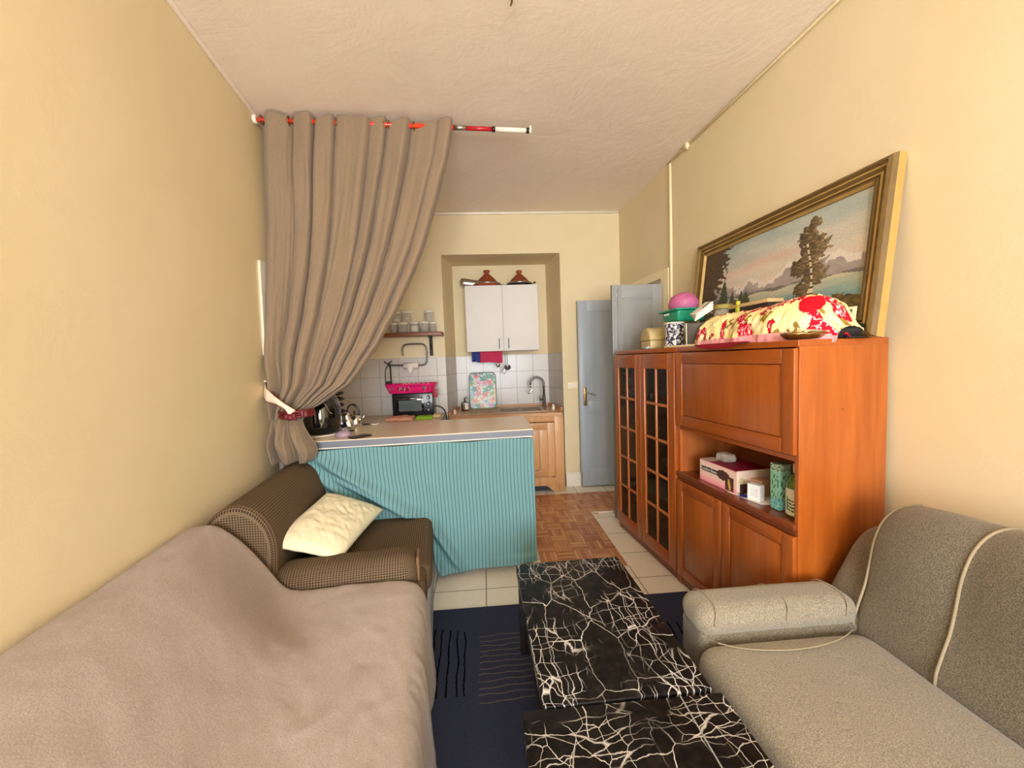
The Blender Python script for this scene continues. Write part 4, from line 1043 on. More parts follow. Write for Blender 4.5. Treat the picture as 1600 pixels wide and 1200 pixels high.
for x in (.765, 1.03, 1.255):
    b = MB(); b.tube([(x+.02*math.sin(a), 1.3685-.0845*math.copysign(abs(math.cos(a))**.6, math.cos(a)), .462+.056*math.sin(a)**.6) for a in [R(q) for q in range(0, 181, 10)]], .0022, 6); b.build('seam', M['piping'], t)
b = MB(); b.tube(spline([(.765, 1.27, .413), (.83, 1.225, .421), (.94, 1.195, .428), (1.06, 1.195, .430), (1.18, 1.225, .427), (1.28, 1.28, .414)], 6), .0022, 6); b.build('seam', M['piping'], t)

# ------------------------------------------------------------------ kitchen counter and its cloth
t = thing('kitchen_counter', 'free-standing peninsula counter with a speckled cream worktop and grey front edge', 'counter', (0, 0, 0))
def cy(x): return 2.515+(x+1.05)*.0555
ZC = .957
b = MB()
def trap(b, x0, x1, d0, d1, z0, z1, mi=0):
    vs = [(x0, cy(x0)+d0, z0), (x1, cy(x1)+d0, z0), (x1, cy(x1)+d1, z0), (x0, cy(x0)+d1, z0)]
    vs += [(v[0], v[1], z1) for v in vs]
    b.add(vs, [(3, 2, 1, 0), (4, 5, 6, 7), (0, 1, 5, 4), (1, 2, 6, 5), (2, 3, 7, 6), (3, 0, 4, 7)], mi)
trap(b, -1.33, .302, 0, .625, ZC-.008, ZC); b.build('worktop', M['counter_top'], t)
b = MB(); trap(b, -1.33, .304, -.003, .627, ZC-.045, ZC-.007); b.build('worktop_edge', M['counter_edge'], t)
b = MB(); trap(b, -1.32, .292, .004, .61, ZC-.054, ZC-.045); b.build('support_rail', M['white'], t)
b = MB(); trap(b, .255, .28, .03, .60, 0, ZC-.05); b.build('side_panel', M['panel'], t)
b = MB(); trap(b, -1.30, -1.275, .03, .60, 0, ZC-.05); b.build('side_panel', M['panel'], t)
b = MB(); trap(b, -1.28, .26, .06, .08, 0, ZC-.05); b.build('front_panel', M['panel'], t)
t = thing('counter_cloth', 'teal cloth with fine dark stripes hanging down the front of the peninsula counter', 'cloth', (0, 0, 0))
def ct(u, v):
    x = lerp(-1.15, .298, u); z0 = .903-.004*math.sin(u*20); zb = .045+.012*math.sin(x*7+1)+.02*max(0, (x-.15)/.15)
    if x < -.35: zb = lerp(zb, .34, min(1, (-.35-x)/.05))
    z = lerp(z0, zb, v); y = cy(x)-.010
    # gathered diagonal folds sweeping down from the upper left
    for (xa, za, xb, zb2, am, wd) in ((-1.05, .86, -.40, .40, .030, .035), (-.98, .74, -.50, .44, .018, .022), (-.40, .42, -.22, .10, .028, .03), (-.44, .38, -.34, .08, .02, .02), (-1.1, .80, -.75, .45, .02, .03)):
        dx, dz = xb-xa, zb2-za; L = math.hypot(dx, dz); tt = ((x-xa)*dx+(z-za)*dz)/L/L; dd = ((x-xa)*-dz+(z-za)*dx)/L
        f = math.exp(-(dd/wd)**2)*max(0, min(1, tt*4+.4))*max(0, min(1, (1.25-tt)*3)); y -= am*f*2.2*(1 if z > .46 or x > -.37 else .35)
    y -= .012*math.sin(x*11+z*2)*(.9-z)*.8+.022*max(0, .2-z)*math.sin(x*16+1)
    y += .004*fbm(x*6, z*5)
    y -= .010*max(0, 1-abs(z-.105)/.03)*max(0, (x+.1)/.4)
    return Vector((x, min(y, cy(x)+.02)-.012, z))
def ctuv(u, v):
    x = lerp(-1.15, .298, u); sh = -.10*v*max(0, -x-.1)*.6
    return (x+sh+.004*math.sin(v*7), v)
b = MB(); b.grid(220, 110, ct, uvfn=ctuv); b.build('striped_cloth', M['teal'], t, fixn=False, solid=.002)

# ------------------------------------------------------------------ curtain on the tension rod
RZ0, RZ1 = (-1.343, 2.929), (.34, 2.866)
def rodz(x): return lerp(RZ0[1], RZ1[1], (x-RZ0[0])/(RZ1[0]-RZ0[0]))
RY = 2.60
t = thing('curtain_rod', 'red tension rod with white end near the ceiling, carrying the taupe curtain', 'curtain rod', (0, 0, 0))
b = MB(); b.cyl((-1.325, RY, rodz(-1.325)), (-.06, RY, rodz(-.06)), .0145); b.build('rod_tube', M['red_rod'], t)
b = MB(); b.cyl((-.137, RY, rodz(-.137)), (-.06, RY, rodz(-.06)), .0152); b.build('silver_sleeve', M['steel'], t)
b = MB(); b.cyl((-.06, RY, rodz(-.06)), (.105, RY, rodz(.105)), .0135); b.build('rod_tube', plain('crimson_rod_paint', (176, 22, 34), .3, coat=.4), t)
for x in (.105, .320): b = MB(); b.cyl((x, RY, rodz(x)), (x+.018, RY, rodz(x+.018)), .0165); b.build('black_collar', M['black'], t)
b = MB(); b.cyl((.125, RY, rodz(.125)), (.325, RY, rodz(.325)), .0145); b.build('rod_tube', M['white'], t)
b = MB(); b.cyl((.336, RY, rodz(.336)), (.348, RY, rodz(.348)), .010); b.lathe([(0, 0), (.02, 0), (.026, .004), (.026, .01), (0, .012)], seg=20, tf=lambda p: Vector((.342+p.z, RY+p.y*.7, rodz(.34)+.008+p.x))); b.build('end_foot', M['white'], t)
b = MB(); b.lathe([(0, 0), (.022, 0), (.026, .005), (.024, .018), (0, .02)], seg=20, tf=lambda p: Vector((-1.340+p.z, RY+p.y, rodz(-1.34)+p.x))); b.build('end_foot', M['white'], t)
t = thing('curtain', 'tall taupe eyelet curtain gathered to the left and tied back, hanging from the red rod', 'curtain', (0, 0, 0))
LT = [(.79, -1.235), (.87, -1.262), (.985, -1.272), (1.06, -1.262), (1.14, -1.262), (1.29, -1.275), (1.48, -1.318), (1.79, -1.322), (2.09, -1.318), (2.35, -1.312), (2.69, -1.315), (2.98, -1.300)]
RT = [(.79, -1.10), (.87, -1.04), (.933, -1.018), (1.01, -1.047), (1.10, -1.075), (1.16, -1.045), (1.20, -.97), (1.244, -.905), (1.308, -.805), (1.38, -.745), (1.54, -.635), (1.726, -.527), (2.07, -.37), (2.30, -.286), (2.594, -.205), (2.75, -.165), (2.98, -.125)]
YT = [(.79, 2.41), (1.0, 2.385), (1.15, 2.40), (1.4, 2.46), (1.8, 2.53), (2.3, 2.575), (2.75, RY), (2.98, RY)]
NW = 8
def ufold(u): return u+.022*math.sin(u*2*math.pi*3.1+.7)+.013*math.sin(u*2*math.pi*5.3)+.010*math.sin(u*2*math.pi*1.3)
def cur(u, v):
    z = lerp(2.966, .858, v)
    if z > 2.8:
        pass
    xl_, xr2, y = interp(LT, z)[0], interp(RT, z)[0], interp(YT, z)[0]
    W = xr2-xl_
    ph = 2*math.pi*(NW*ufold(u))+.6*math.sin(z*1.7+u*5)*min(1, max(0, (2.7-z)/.6))
    g = max(0, min(1, (z-1.16)/1.2)); below = z < 1.12
    A = lerp(.042, .040, g)+.026*nz(u*9, z*1.1+4)
    if below: ph = 2*math.pi*2.3*u+2.2+z*3+1.5*u*u; A = .05*min(1, (1.12-z)/.15)+.01
    tie = math.exp(-((z-1.145)/.05)**2)
    A *= (1-.5*tie)
    c1 = math.sin(ph+.55*math.sin(ph+2*nz(u*5, z*.5))); c1 = math.copysign(abs(c1)**.75, c1)
    yy = y+A*c1*(1 if not below else .8)
    sub = 1.35*(.009*math.sin(ph*2+3*u+z*1.5)*(.4+nz(u*6, z*.9))+.009*nz(u*34, z*1.4)+.006*nz(u*70, z*1.2+5)+.006*nz(u*18+z*2, z*5))
    yy += sub*min(1, max(.25, (2.95-z)*2))
    x = xl_+W*u+.30*W/NW*math.cos(ph+.4)*.55
    x = max(x, wl(yy)+.012)
    if below:
        bl = min(1, (1.12-z)/.28); yy -= .045*math.sin(bl*math.pi)*math.sin(u*math.pi)
    zz = z
    if z > 2.5: # the heading follows the sloping rod and stays under the ceiling
        k = min(1, (z-2.5)/.35); k = k*k*(3-2*k)
        zz = z+(rodz(x)-2.925)*k+(max(0, z-2.9)/.066)*(-.012+.010*math.sin(ph*.5+u*9)+.006*nz(u*30, 1))
        zz = min(zz, H-.003)
    
    return Vector((x, yy, zz))
b = MB(); b.grid(420, 150, cur); b.build('curtain_fabric', M['curtain'], t, fixn=False, solid=.002)
# eyelets where the rod threads the cloth
for k in range(12):
    u = None
for k in range(NW*2):
    target = k*math.pi
    lo, hi = 0.0, 1.0
    for _ in range(40):
        mid_ = (lo+hi)/2
        if 2*math.pi*NW*ufold(mid_) < target: lo = mid_
        else: hi = mid_
    if k == 0 or lo > .995: continue
    p = cur(lo, .045)
    b = MB(); n_ = 20
    b.tube([(p.x, RY+.024*math.cos(a), rodz(p.x)-.002+.024*math.sin(a)) for a in [2*math.pi*q/n_ for q in range(n_+1)]], .0035, 6, caps=False)
    b.build('eyelet', M['brass'], t)
# tieback
t = thing('curtain_tieback', 'cream scarf with dark red ribbon tying the taupe curtain to the left wall', 'tieback', (0, 0, 0))
b = MB()
sc1 = [((-1.318, 2.475, 1.338), (-1.322, 2.452, 1.250)), ((-1.262, 2.375, 1.305), (-1.262, 2.36, 1.228)), ((-1.195, 2.325, 1.262), (-1.185, 2.315, 1.215)), ((-1.13, 2.30, 1.218), (-1.128, 2.297, 1.185)), ((-1.07, 2.295, 1.178), (-1.11, 2.295, 1.150))]
for k in range(len(sc1)-1):
    (a, c_), (d, e) = sc1[k], sc1[k+1]
    b.grid(8, 4, lambda u, v, a=a, c_=c_, d=d, e=e: Vector(a).lerp(Vector(d), u).lerp(Vector(c_).lerp(Vector(e), u), v)+Vector((0, -.006*math.sin(v*math.pi), 0)))
b.build('scarf', M['scarf'], t, fixn=False, solid=.003)
b = MB()
b.tube([Vector(p[1])+Vector((0, -.002, 0)) for p in sc1], .0022, 5); b.tube([Vector(sc1[0][0]), Vector((-1.2, 2.35, 1.262)), Vector((-1.10, 2.30, 1.165))], .0022, 5); b.tube([Vector(p[0]) for p in sc1], .0022, 5)
b.build('scarf_edging', M['crimson'], t)
b = MB(); b.grid(40, 10, lambda u, v: Vector((-1.105+.095*math.cos(R(200)+u*R(230)), 2.385+.082*math.sin(R(200)+u*R(230)), lerp(1.170, 1.128, v)+.010*nz(u*9, v*3)-.028*math.sin(u*math.pi)*0+.012*u))+Vector((0, -.008*math.sin(v*math.pi*3), 0)))
b.build('ribbon', M['crimson'], t, fixn=False, solid=.003)
b = MB(); b.rbox((-1.105, 2.30, 1.142), (.07, .022, .04), .012, 6, tf=lambda p: p+Vector((0, .006*nz(p.x*90, p.z*60), .008*nz(p.x*50, p.z*50)))); b.rbox((-1.035, 2.318, 1.155), (.04, .02, .045), .010, 5, tf=lambda p: p+Vector((0, .006*nz(p.x*90, p.z*60), .008*nz(p.x*70, p.z*50)))); b.build('ribbon_bow', M['crimson'], t)
b = MB(); b.cyl((-1.335, 2.49, 1.342), (-1.315, 2.47, 1.342), .004); b.rbox((-1.315, 2.47, 1.342), (.012, .012, .012), .005, 1); b.build('wall_hook', M['white'], t)
# white board on the left wall beside the curtain
t = thing('white_wall_board', 'narrow white board fixed to the left wall, mostly behind the curtain', 'board', (0, 0, 0))
b = MB(); b.add([(wl(2.512)+.001, 2.512, 2.065), (wl(2.49)+.001, 2.49, 1.50), (wl(2.78)+.001, 2.78, 1.50), (wl(2.78)+.001, 2.78, 2.065), (wl(2.512)+.018, 2.505, 2.065), (wl(2.49)+.018, 2.483, 1.50), (wl(2.78)+.018, 2.78, 1.50), (wl(2.78)+.018, 2.78, 2.065)], [(3, 2, 1, 0), (4, 5, 6, 7), (0, 1, 5, 4), (1, 2, 6, 5), (2, 3, 7, 6), (3, 0, 4, 7)])
b.build('board', M['white'], t)

# ------------------------------------------------------------------ clutter on the peninsula
def T(name, lab, cat, loc, rz=0, group=None): return thing(name, lab, cat, loc, rz, group)
ZK = ZC+.0005
t = T('white_tray', 'white tray under the glossy black pot on the counter', 'tray', (-1.14, 2.76, ZK))
b = MB(); b.lathe([(0, .001), (.15, .001), (.175, .012), (.178, .016), (.172, .016), (.15, .006), (0, .006)], seg=40); b.build('tray_body', M['white'], t)
t = T('air_fryer', 'large glossy black rounded cooker beside the curtain on the counter', 'cooker', (-1.14, 2.80, ZK+.0065))
b = MB(); b.lathe([(0, 0), (.11, 0), (.125, .01), (.132, .06), (.130, .16), (.118, .22), (.09, .255), (.04, .27), (0, .272)], seg=40); b.build('cooker_body', M['gloss_black'], t)
b = MB(); b.rbox((.02, -.145, .12), (.035, .05, .10), .012, 3); b.build('handle', M['gloss_black'], t)
b = MB(); b.tube(spline([(.06, -.118, .24), (.085, -.115, .19), (.10, -.105, .15), (.115, -.10, .14)], 6), .0015, 6); b.build('cord', M['steel'], t)
t = T('black_ornament', 'black jagged flower-like object behind the glossy black cooker', 'ornament', (-1.125, 3.095, ZK))
b = MB()
for k in range(4):
    b.lathe([(0, .10+.045*k), (.05-.004*(k % 2), .115+.045*k), (.035, .13+.045*k), (0, .14+.045*k)], seg=9)
b.cyl((0, 0, 0), (0, 0, .12), .012); b.lathe([(0, 0), (.04, 0), (.04, .008), (0, .01)], seg=16); b.build('ornament_body', M['black'], t)
t = T('blue_box', 'dark blue box with black top between the cooker and the steel jug', 'box', (-1.05, 2.975, ZK))
b = MB(); b.box((-.04, -.025, 0), (.028, .025, .115), bev=.004); b.build('box_body', M['blue'], t)
b = MB(); b.box((-.041, -.026, .115), (.029, .026, .135), bev=.004); b.build('box_top', M['black'], t)
t = T('steel_jug', 'slender polished steel jug in front of the kettle', 'jug', (-.985, 2.905, ZK))
b = MB(); b.lathe([(0, 0), (.028, 0), (.036, .01), (.04, .035), (.032, .07), (.022, .10), (.024, .125), (.021, .125), (.018, .10), (.02, .08), (0, .03)], seg=24, tf=lambda p: Vector((p.x-.22*p.z, p.y, p.z))); b.build('jug_body', M['chrome'], t)
b = MB(); b.tube(spline([(-.045, -.01, .12), (-.062, -.012, .10), (-.05, -.012, .05), (-.032, -.01, .03)], 6), .004, 8); b.build('jug_handle', M['chrome'], t)
t = T('kettle', 'small stove-top steel kettle with a black arched handle', 'kettle', (-1.0, 3.06, ZK))
b = MB(); b.lathe([(0, 0), (.05, 0), (.056, .006), (.057, .03), (.048, .068), (.03, .09), (.012, .098), (0, .099)], seg=32); b.build('kettle_body', M['chrome'], t)
b = MB(); b.lathe([(0, .098), (.006, .098), (.009, .108), (.008, .118), (0, .12)], seg=14); b.build('lid_knob', M['black'], t)
b = MB(); b.tube([(-.012+.045*math.cos(R(a)), 0, .10+.066*math.sin(R(a))) for a in range(150, -21, -12)], [.005]*6+[.008]*9, 8); b.build('kettle_handle', M['black'], t)
b = MB(); b.tube([(.045, -.02, .05), (.07, -.025, .065), (.085, -.03, .085)], [.012, .009, .006], 8); b.build('spout', M['chrome'], t)
t = T('lilac_dish', 'upturned lilac plastic dish with a small knob on the counter edge', 'dish', (-.945, 2.655, ZK))
b = MB(); b.lathe([(.0, .0), (.048, .0), (.052, .008), (.046, .022), (.03, .034), (.0, .040)], seg=32); b.build('dish_body', M['lilac'], t)
b = MB(); b.lathe([(0, .038), (.005, .04), (.005, .05), (0, .052)], seg=10); b.build('knob', M['lilac'], t)
t = T('phone', 'black phone lying flat on the cream worktop', 'phone', (-.818, 2.585, ZK), R(-38))
b = MB(); b.rbox((0, 0, .005), (.075, .125, .009), .004, 1); b.build('phone_body', M['black'], t)
b = MB(); b.box((-.034, -.058, .0096), (.034, .058, .0100)); b.build('phone_screen', plain('dark_brown_screen', (54, 44, 44), .25), t)
t = T('black_spatula', 'black-handled kitchen tool lying beside the kettle', 'kitchen tool', (-.915, 3.10, ZK), R(3))
b = MB(); b.rbox((-.02, 0, .006), (.11, .016, .010), .004, 2); b.build('tool_handle', M['black'], t)
b = MB(); b.tube([(.045+.014*math.cos(R(a)), .014*math.sin(R(a)), .006) for a in range(0, 361, 24)], .0035, 6, caps=False); b.build('tool_loop', M['black'], t)
t = T('white_saucer', 'small white saucer at the back edge of the worktop', 'saucer', (-.862, 3.09, ZK))
b = MB(); b.lathe([(0, .001), (.02, .001), (.035, .010), (.034, .012), (.018, .005), (0, .005)], seg=24); b.build('saucer_body', M['white'], t)
t = T('jar_lid', 'small dark round lid on the worktop by the steel jug', 'lid', (-.955, 2.84, ZK))
b = MB(); b.lathe([(0, 0), (.018, 0), (.018, .006), (0, .007)], seg=18); b.build('lid_body', M['black'], t)

# ------------------------------------------------------------------ back worktop, mini oven and dish rack
t = T('back_worktop', 'low back worktop along the tiled wall under the mini oven', 'worktop', (0, 0, 0))
b = MB(); b.box((-1.455, 3.66, .845), (-.44, YB-.008, .875), bev=.003); b.build('worktop', M['counter_top'], t)
b = MB(); b.box((-1.455, 3.70, 0), (-.47, YB-.02, .845)); b.build('base_unit', M['panel'], t)
t = T('mini_oven', 'black mini oven with glass door and three knobs on the back worktop', 'oven', (-.73, 4.08, .8755))
b = MB(); b.box((-.205, -.08, .012), (.20, .14, .245), bev=.01)
for sx in (-.18, .175):
    for sy in (-.06, .12): b.cyl((sx, sy, 0), (sx, sy, .014), .012)
b.build('oven_body', M['black'], t)
b = MB(); b.box((-.16, -.088, .055), (.105, -.08, .205), bev=.003); b.build('oven_door', M['gloss_black'], t)
b = MB(); b.box((-.14, -.0905, .065), (.085, -.088, .175)); b.build('oven_glass', M['greyglass'], t)
b = MB(); b.tube([(-.15, -.088, .19), (-.15, -.11, .192), (.095, -.11, .196), (.095, -.088, .194)], .006, 8); b.build('door_handle', M['steel'], t)
for z in (.065, .125, .185):
    b = MB(); b.cyl((.152, -.080, z+.01), (.152, -.102, z+.01), .019, .016); b.cyl((.152, -.102, z+.01), (.152, -.106, z+.01), .008, .007, mi=1); b.build('knob', [M['black'], M['steel']], t)
t = T('oven_cord', 'black power cord curving down to the right of the mini oven', 'cord', (0, 0, 0))
b = MB(); b.tube(spline([(-.535, 4.10, .97), (-.50, 4.14, .965), (-.46, 4.2, .93), (-.435, 4.22, .88), (-.425, 4.22, .80)], 8), .006, 8); b.build('cord_body', M['black'], t)
t = T('pink_cloth', 'crumpled peach-pink cloth in front of the mini oven', 'cloth', (-.83, 3.84, .8755))
b = MB(); b.rbox((0, 0, .018), (.26, .18, .036), .015, 12, tf=lambda p: Vector((p.x, p.y, max(.001, p.z+.016*fbm(p.x*16, p.y*16))))); b.build('cloth_body', M['peach'], t)
t = T('green_cloth', 'folded lime green cloth in front of the mini oven', 'cloth', (-.60, 3.86, .8755))
b = MB(); b.rbox((0, 0, .016), (.16, .12, .032), .012, 8, tf=lambda p: Vector((p.x, p.y, max(.001, p.z+.008*fbm(p.x*16, p.y*16))))); b.build('cloth_body', M['lime'], t)
t = T('beige_cloth', 'crumpled beige cloth at the right foot of the mini oven', 'cloth', (-.485, 3.92, .8755))
b = MB(); b.rbox((0, 0, .02), (.08, .12, .04), .016, 8, tf=lambda p: Vector((p.x, p.y, max(.001, p.z+.014*fbm(p.x*20, p.y*20))))); b.build('cloth_body', plain('beige_cloth', (206, 180, 146), .9), t)
t = T('pink_dish_rack', 'hot pink plastic dish rack on top of the mini oven', 'dish rack', (-.745, 4.07, .8755+.246))
b = MB(); n = 40
def rim(u, k):
    a = u*2*math.pi; c_, s_ = math.cos(a), math.sin(a)
    sx = math.copysign(abs(c_)**.35, c_); sy = math.copysign(abs(s_)**.35, s_); return (sx*lerp(.215, .25, k), sy*lerp(.105, .128, k), lerp(.004, .088, k))
for q in range(n*2):
    u0, u1 = q/(n*2), (q+1)/(n*2)
    if q % 4 < 2: # solid rib between slots
        b.add([rim(u0, .12), rim(u1, .12), rim(u1, .86), rim(u0, .86)], [(0, 1, 2, 3)])
    b.add([rim(u0, 0), rim(u1, 0), rim(u1, .25), rim(u0, .25)], [(0, 1, 2, 3)]); b.add([rim(u0, .74), rim(u1, .74), rim(u1, 1), rim(u0, 1)], [(0, 1, 2, 3)])
b.add([rim(q/40, 0) for q in range(40)], [tuple(range(40))])
b.build('rack_body', M['pink'], t, fixn=False, solid=.003)
b = MB(); [b.tube([rim(q/60, 1) for q in range(61)], .005, 6, caps=False)]; b.build('rack_rim', M['pink'], t)
t = T('wire_whisks', 'pale utensils lying in the hot pink dish rack', 'utensils', (-.745, 4.07, 1.1275))
b = MB()
for k in range(6): b.tube(spline([(-.12+.05*k, -.05, .012), (-.10+.05*k, -.02, .075), (-.06+.045*k, .03, .08), (-.03+.04*k, .05, .014)], 5), .0028, 6)
b.build('utensil_bundle', M['white'], t)
t = T('red_holder', 'small dark red card or holder hanging at the right of the mini oven', 'holder', (-.506, 4.0, 1.07))
b = MB(); b.box((-.022, -.004, 0), (.022, .004, .08), bev=.002); b.build('holder_body', M['red'], t)
b = MB(); b.tube([(0, .004, .07), (-.008, .03, .062), (-.02, .06, .055)], .002, 6); b.build('hook', M['steel'], t)

# ------------------------------------------------------------------ paper towel holder
t = T('paper_towel_holder', 'bent steel tube holder fixed to the tiled wall above the oven', 'towel holder', (0, 0, 0))
b = MB(); b.tube(spline([(-.842, 4.19, 1.50), (-.845, 4.19, 1.565), (-.83, 4.195, 1.60), (-.80, 4.195, 1.614), (-.72, 4.195, 1.616), (-.64, 4.195, 1.612), (-.61, 4.195, 1.59), (-.60, 4.195, 1.55), (-.60, 4.195, 1.49), (-.605, 4.195, 1.43), (-.63, 4.195, 1.40), (-.68, 4.195, 1.395), (-.80, 4.195, 1.398), (-1.00, 4.195, 1.405)], 5), .0085, 10); b.build('tube', M['dsteel'], t)
b = MB(); b.cyl((-.60, 4.195, 1.52), (-.60, YB-.004, 1.52), .007); b.cyl((-1.0, 4.195, 1.405), (-1.0, YB-.004, 1.405), .007); b.build('wall_fixing', M['dsteel'], t)
t = T('paper_towel_roll', 'thin white paper towel roll on the bent tube holder', 'paper roll', (0, 0, 0))
b = MB(); b.lathe([(.012, -.075), (.031, -.075), (.031, .075), (.012, .075), (.012, -.075)], seg=28, tf=lambda p: Vector((-.765+p.z, 4.195+p.y, 1.392+p.x-.0))); b.build('roll', M['paper'], t)
b = MB(); b.grid(6, 10, lambda u, v: (lerp(-.80, -.74, u)+.03*v*(1-2*u)*.6, 4.163+.01*math.sin(v*5), 1.39-.07*v)); b.build('loose_sheet', M['paper'], t, fixn=False, solid=.0015)
t = T('black_strap', 'dark strap hanging from the left end of the bent tube holder', 'strap', (0, 0, 0))
b = MB(); b.tube(spline([(-1.035, 4.18, 1.445), (-1.0, 4.175, 1.42), (-.955, 4.18, 1.45)], 5), .006, 8); b.tube(spline([(-.985, 4.175, 1.42), (-1.02, 4.175, 1.37), (-1.03, 4.175, 1.30), (-1.03, 4.175, 1.20)], 5), .005, 8); b.tube(spline([(-.985, 4.175, 1.42), (-.975, 4.175, 1.37), (-.975, 4.175, 1.28), (-.97, 4.175, 1.21)], 5), .008, 8)
b.box((-1.03, 4.172, 1.205), (-.975, 4.178, 1.24)); b.build('strap_body', M['blackmat'], t)

# ------------------------------------------------------------------ shelf with jars
t = T('wall_shelf', 'brown wooden wall shelf on a black bracket, holding glass jars', 'shelf', (0, 0, 0))
b = MB(); b.box((-1.40, 4.06, 1.692), (-.42, YB-.002, 1.727), bev=.002); b.build('shelf_board', M['shelfwood'], t)
b = MB(); b.box((-.575, YB-.014, 1.49), (-.54, YB-.002, 1.692), bev=.002); b.box((-.57, 4.09, 1.682), (-.545, YB-.004, 1.692), bev=.002); b.tube([(-.557, YB-.01, 1.56), (-.557, 4.15, 1.685)], .005, 6); b.build('bracket', M['blackmat'], t)
def jar(x, y, z, r, h, fill, fh, lab, shape=0):
    t = T('storage_jar', lab, 'jar', (x, y, z), 0, 'glass jars on the wall shelf')
    b = MB(); b.lathe([(0, 0), (r*.95, 0), (r, .004), (r, h*.80), (r*.94, h*.84), (r*.9, h*.84), (r*.93, .008), (0, .006)], seg=28); b.build('jar_glass', M['clear'], t)
    b = MB(); b.lathe([(0, h*.84), (r*1.02, h*.84), (r*1.04, h*.87), (r*1.04, h*.97), (r*.98, h), (0, h)], seg=28); b.build('lid', M['white'], t)
    if fill: b = MB(); b.lathe([(0, .009), (r*.9, .009), (r*.9, fh*h), (0, fh*h+.003)], seg=24); b.build('contents', M[fill], t)
    return t
zj = 1.7275
jar(-.905, 4.12, zj, .036, .10, 'grain', .3, 'storage jar at the left end of the lower row, partly behind the curtain')
jar(-.815, 4.12, zj, .054, .102, 'grain', .55, 'widest storage jar of the lower row, holding brown contents with a leaf mark')
jar(-.70, 4.12, zj, .046, .104, 'salt', .62, 'storage jar of white salt in the middle of the lower row')
jar(-.602, 4.12, zj, .048, .104, 'spice', .45, 'storage jar with dark purple contents in the lower row above the bracket')
jar(-.515, 4.12, zj, .034, .10, 'grain', .6, 'narrow storage jar at the right end of the lower row')
jar(-.875, 4.12, zj+.1025, .045, .106, 'salt', .35, 'storage jar of the upper row with pale contents, partly behind the curtain')
jar(-.775, 4.12, zj+.1045, .05, .108, None, 0, 'almost empty storage jar of the upper row above the salt jar')
jar(-.545, 4.12, zj+.1045, .045, .112, None, 0, 'empty tall storage jar stacked alone at the right of the upper row')

# ------------------------------------------------------------------ white wall cupboard and what is on and under it
t = T('wall_cupboard', 'white two-door wall cupboard hanging in the niche above the sink', 'cupboard', (0, 0, 0))
cx0, cx1, cz0, cz1, cy0 = -.188, .610, 1.519, 2.237, 4.40
b = MB(); b.box((cx0, cy0+.02, cz0), (cx1, IY-.006, cz1), bev=.002); b.build('cupboard_body', M['wht'], t)
cm = .215
for (a0, a1, hx) in ((cx0, cm-.002, .168), (cm+.002, cx1, .272)):
    b = MB(); b.box((a0+.001, cy0, cz0), (a1, cy0+.018, cz1), bev=.002); d = b.build('door', M['wht'], t)
    b = MB(); b.tube([(hx, cy0, 1.548), (hx, cy0-.022, 1.55), (hx, cy0-.022, 1.652), (hx, cy0, 1.654)], .004, 8); b.build('handle', M['dsteel'], d)
def tagine(x, y, r, h, lab, dark):
    t = T('tagine', lab, 'tagine', (x, y, cz1+.001), 0, 'terracotta tagines on the cupboard')
    b = MB(); b.lathe([(0, 0), (r*.72, 0), (r*.80, .008), (r*.98, .038), (r*.97, .044), (r*.9, .04), (0, .03)], seg=36); b.build('base_dish', M['blackmat'] if dark else M['terracotta'], t)
    b = MB(); b.lathe([(r*.92, .043), (r*.80, .058), (r*.55, h*.52), (r*.30, h*.70), (r*.15, h*.80), (r*.13, h*.83), (r*.22, h*.90), (r*.23, h*.97), (r*.16, h), (0, h)], seg=36); b.build('conical_lid', M['terracotta'], t)
    b = MB(); b.lathe([(r*.86, .036), (r*1.0, .036), (r*1.01, .046), (r*.90, .056), (r*.84, .056)], seg=36); b.build('steel_rim', M['steel'], t)
tagine(.062, 4.60, .158, .205, 'left terracotta tagine on the white cupboard, on a terracotta base', False)
tagine(.432, 4.60, .150, .195, 'right terracotta tagine on the white cupboard, on a dark base', True)
t = T('steel_fish_pan', 'long dull steel pan lying tilted behind the left tagine', 'pan', (.03, 4.67, cz1+.001))
b = MB(); b.rbox((0, 0, 0), (.56, .09, .085), .04, 10, tf=lambda p: Vector((p.x, p.y, p.z*(1-.3*(p.x/.28))+.052-.13*p.x+.0)))
b.build('pan_body', M['dsteel'], t); t.children[0].data.materials[0] = M['steel']
t = T('small_metal_clamp', 'small dark metal clamp at the right end of the cupboard top', 'clamp', (.58, 4.47, cz1+.001))
b = MB(); b.tube([(-.05, 0, .012), (0, 0, .022), (.015, 0, .03)], .004, 6); b.lathe([(0, 0), (.012, 0), (.013, .01), (.008, .02), (0, .022)], (.01, 0, .022), 12); b.box((-.06, -.008, 0), (.015, .008, .006)); b.build('clamp_body', M['blackmat'], t)
def towel(name, lab, x0, x1, z0, mat, ph):
    t = T(name, lab, 'towel', (0, 0, 0))
    b = MB(); b.grid(24, 14, lambda u, v: (lerp(x0, x1, u), 4.455+.008*math.sin(u*9+ph)+.012*(v < .1), lerp(1.517, z0+.006*math.sin(u*5), v))); b.build('towel_cloth', M[mat], t, fixn=False, solid=.008)
towel('blue_towel', 'blue towel end hanging under the white cupboard, left of the raspberry towel', -.140, -.052, 1.404, 'bluetowel', 0)
towel('pink_towel', 'raspberry pink towel hanging under the white cupboard beside the blue one', -.048, .200, 1.392, 'pinktowel', 2)
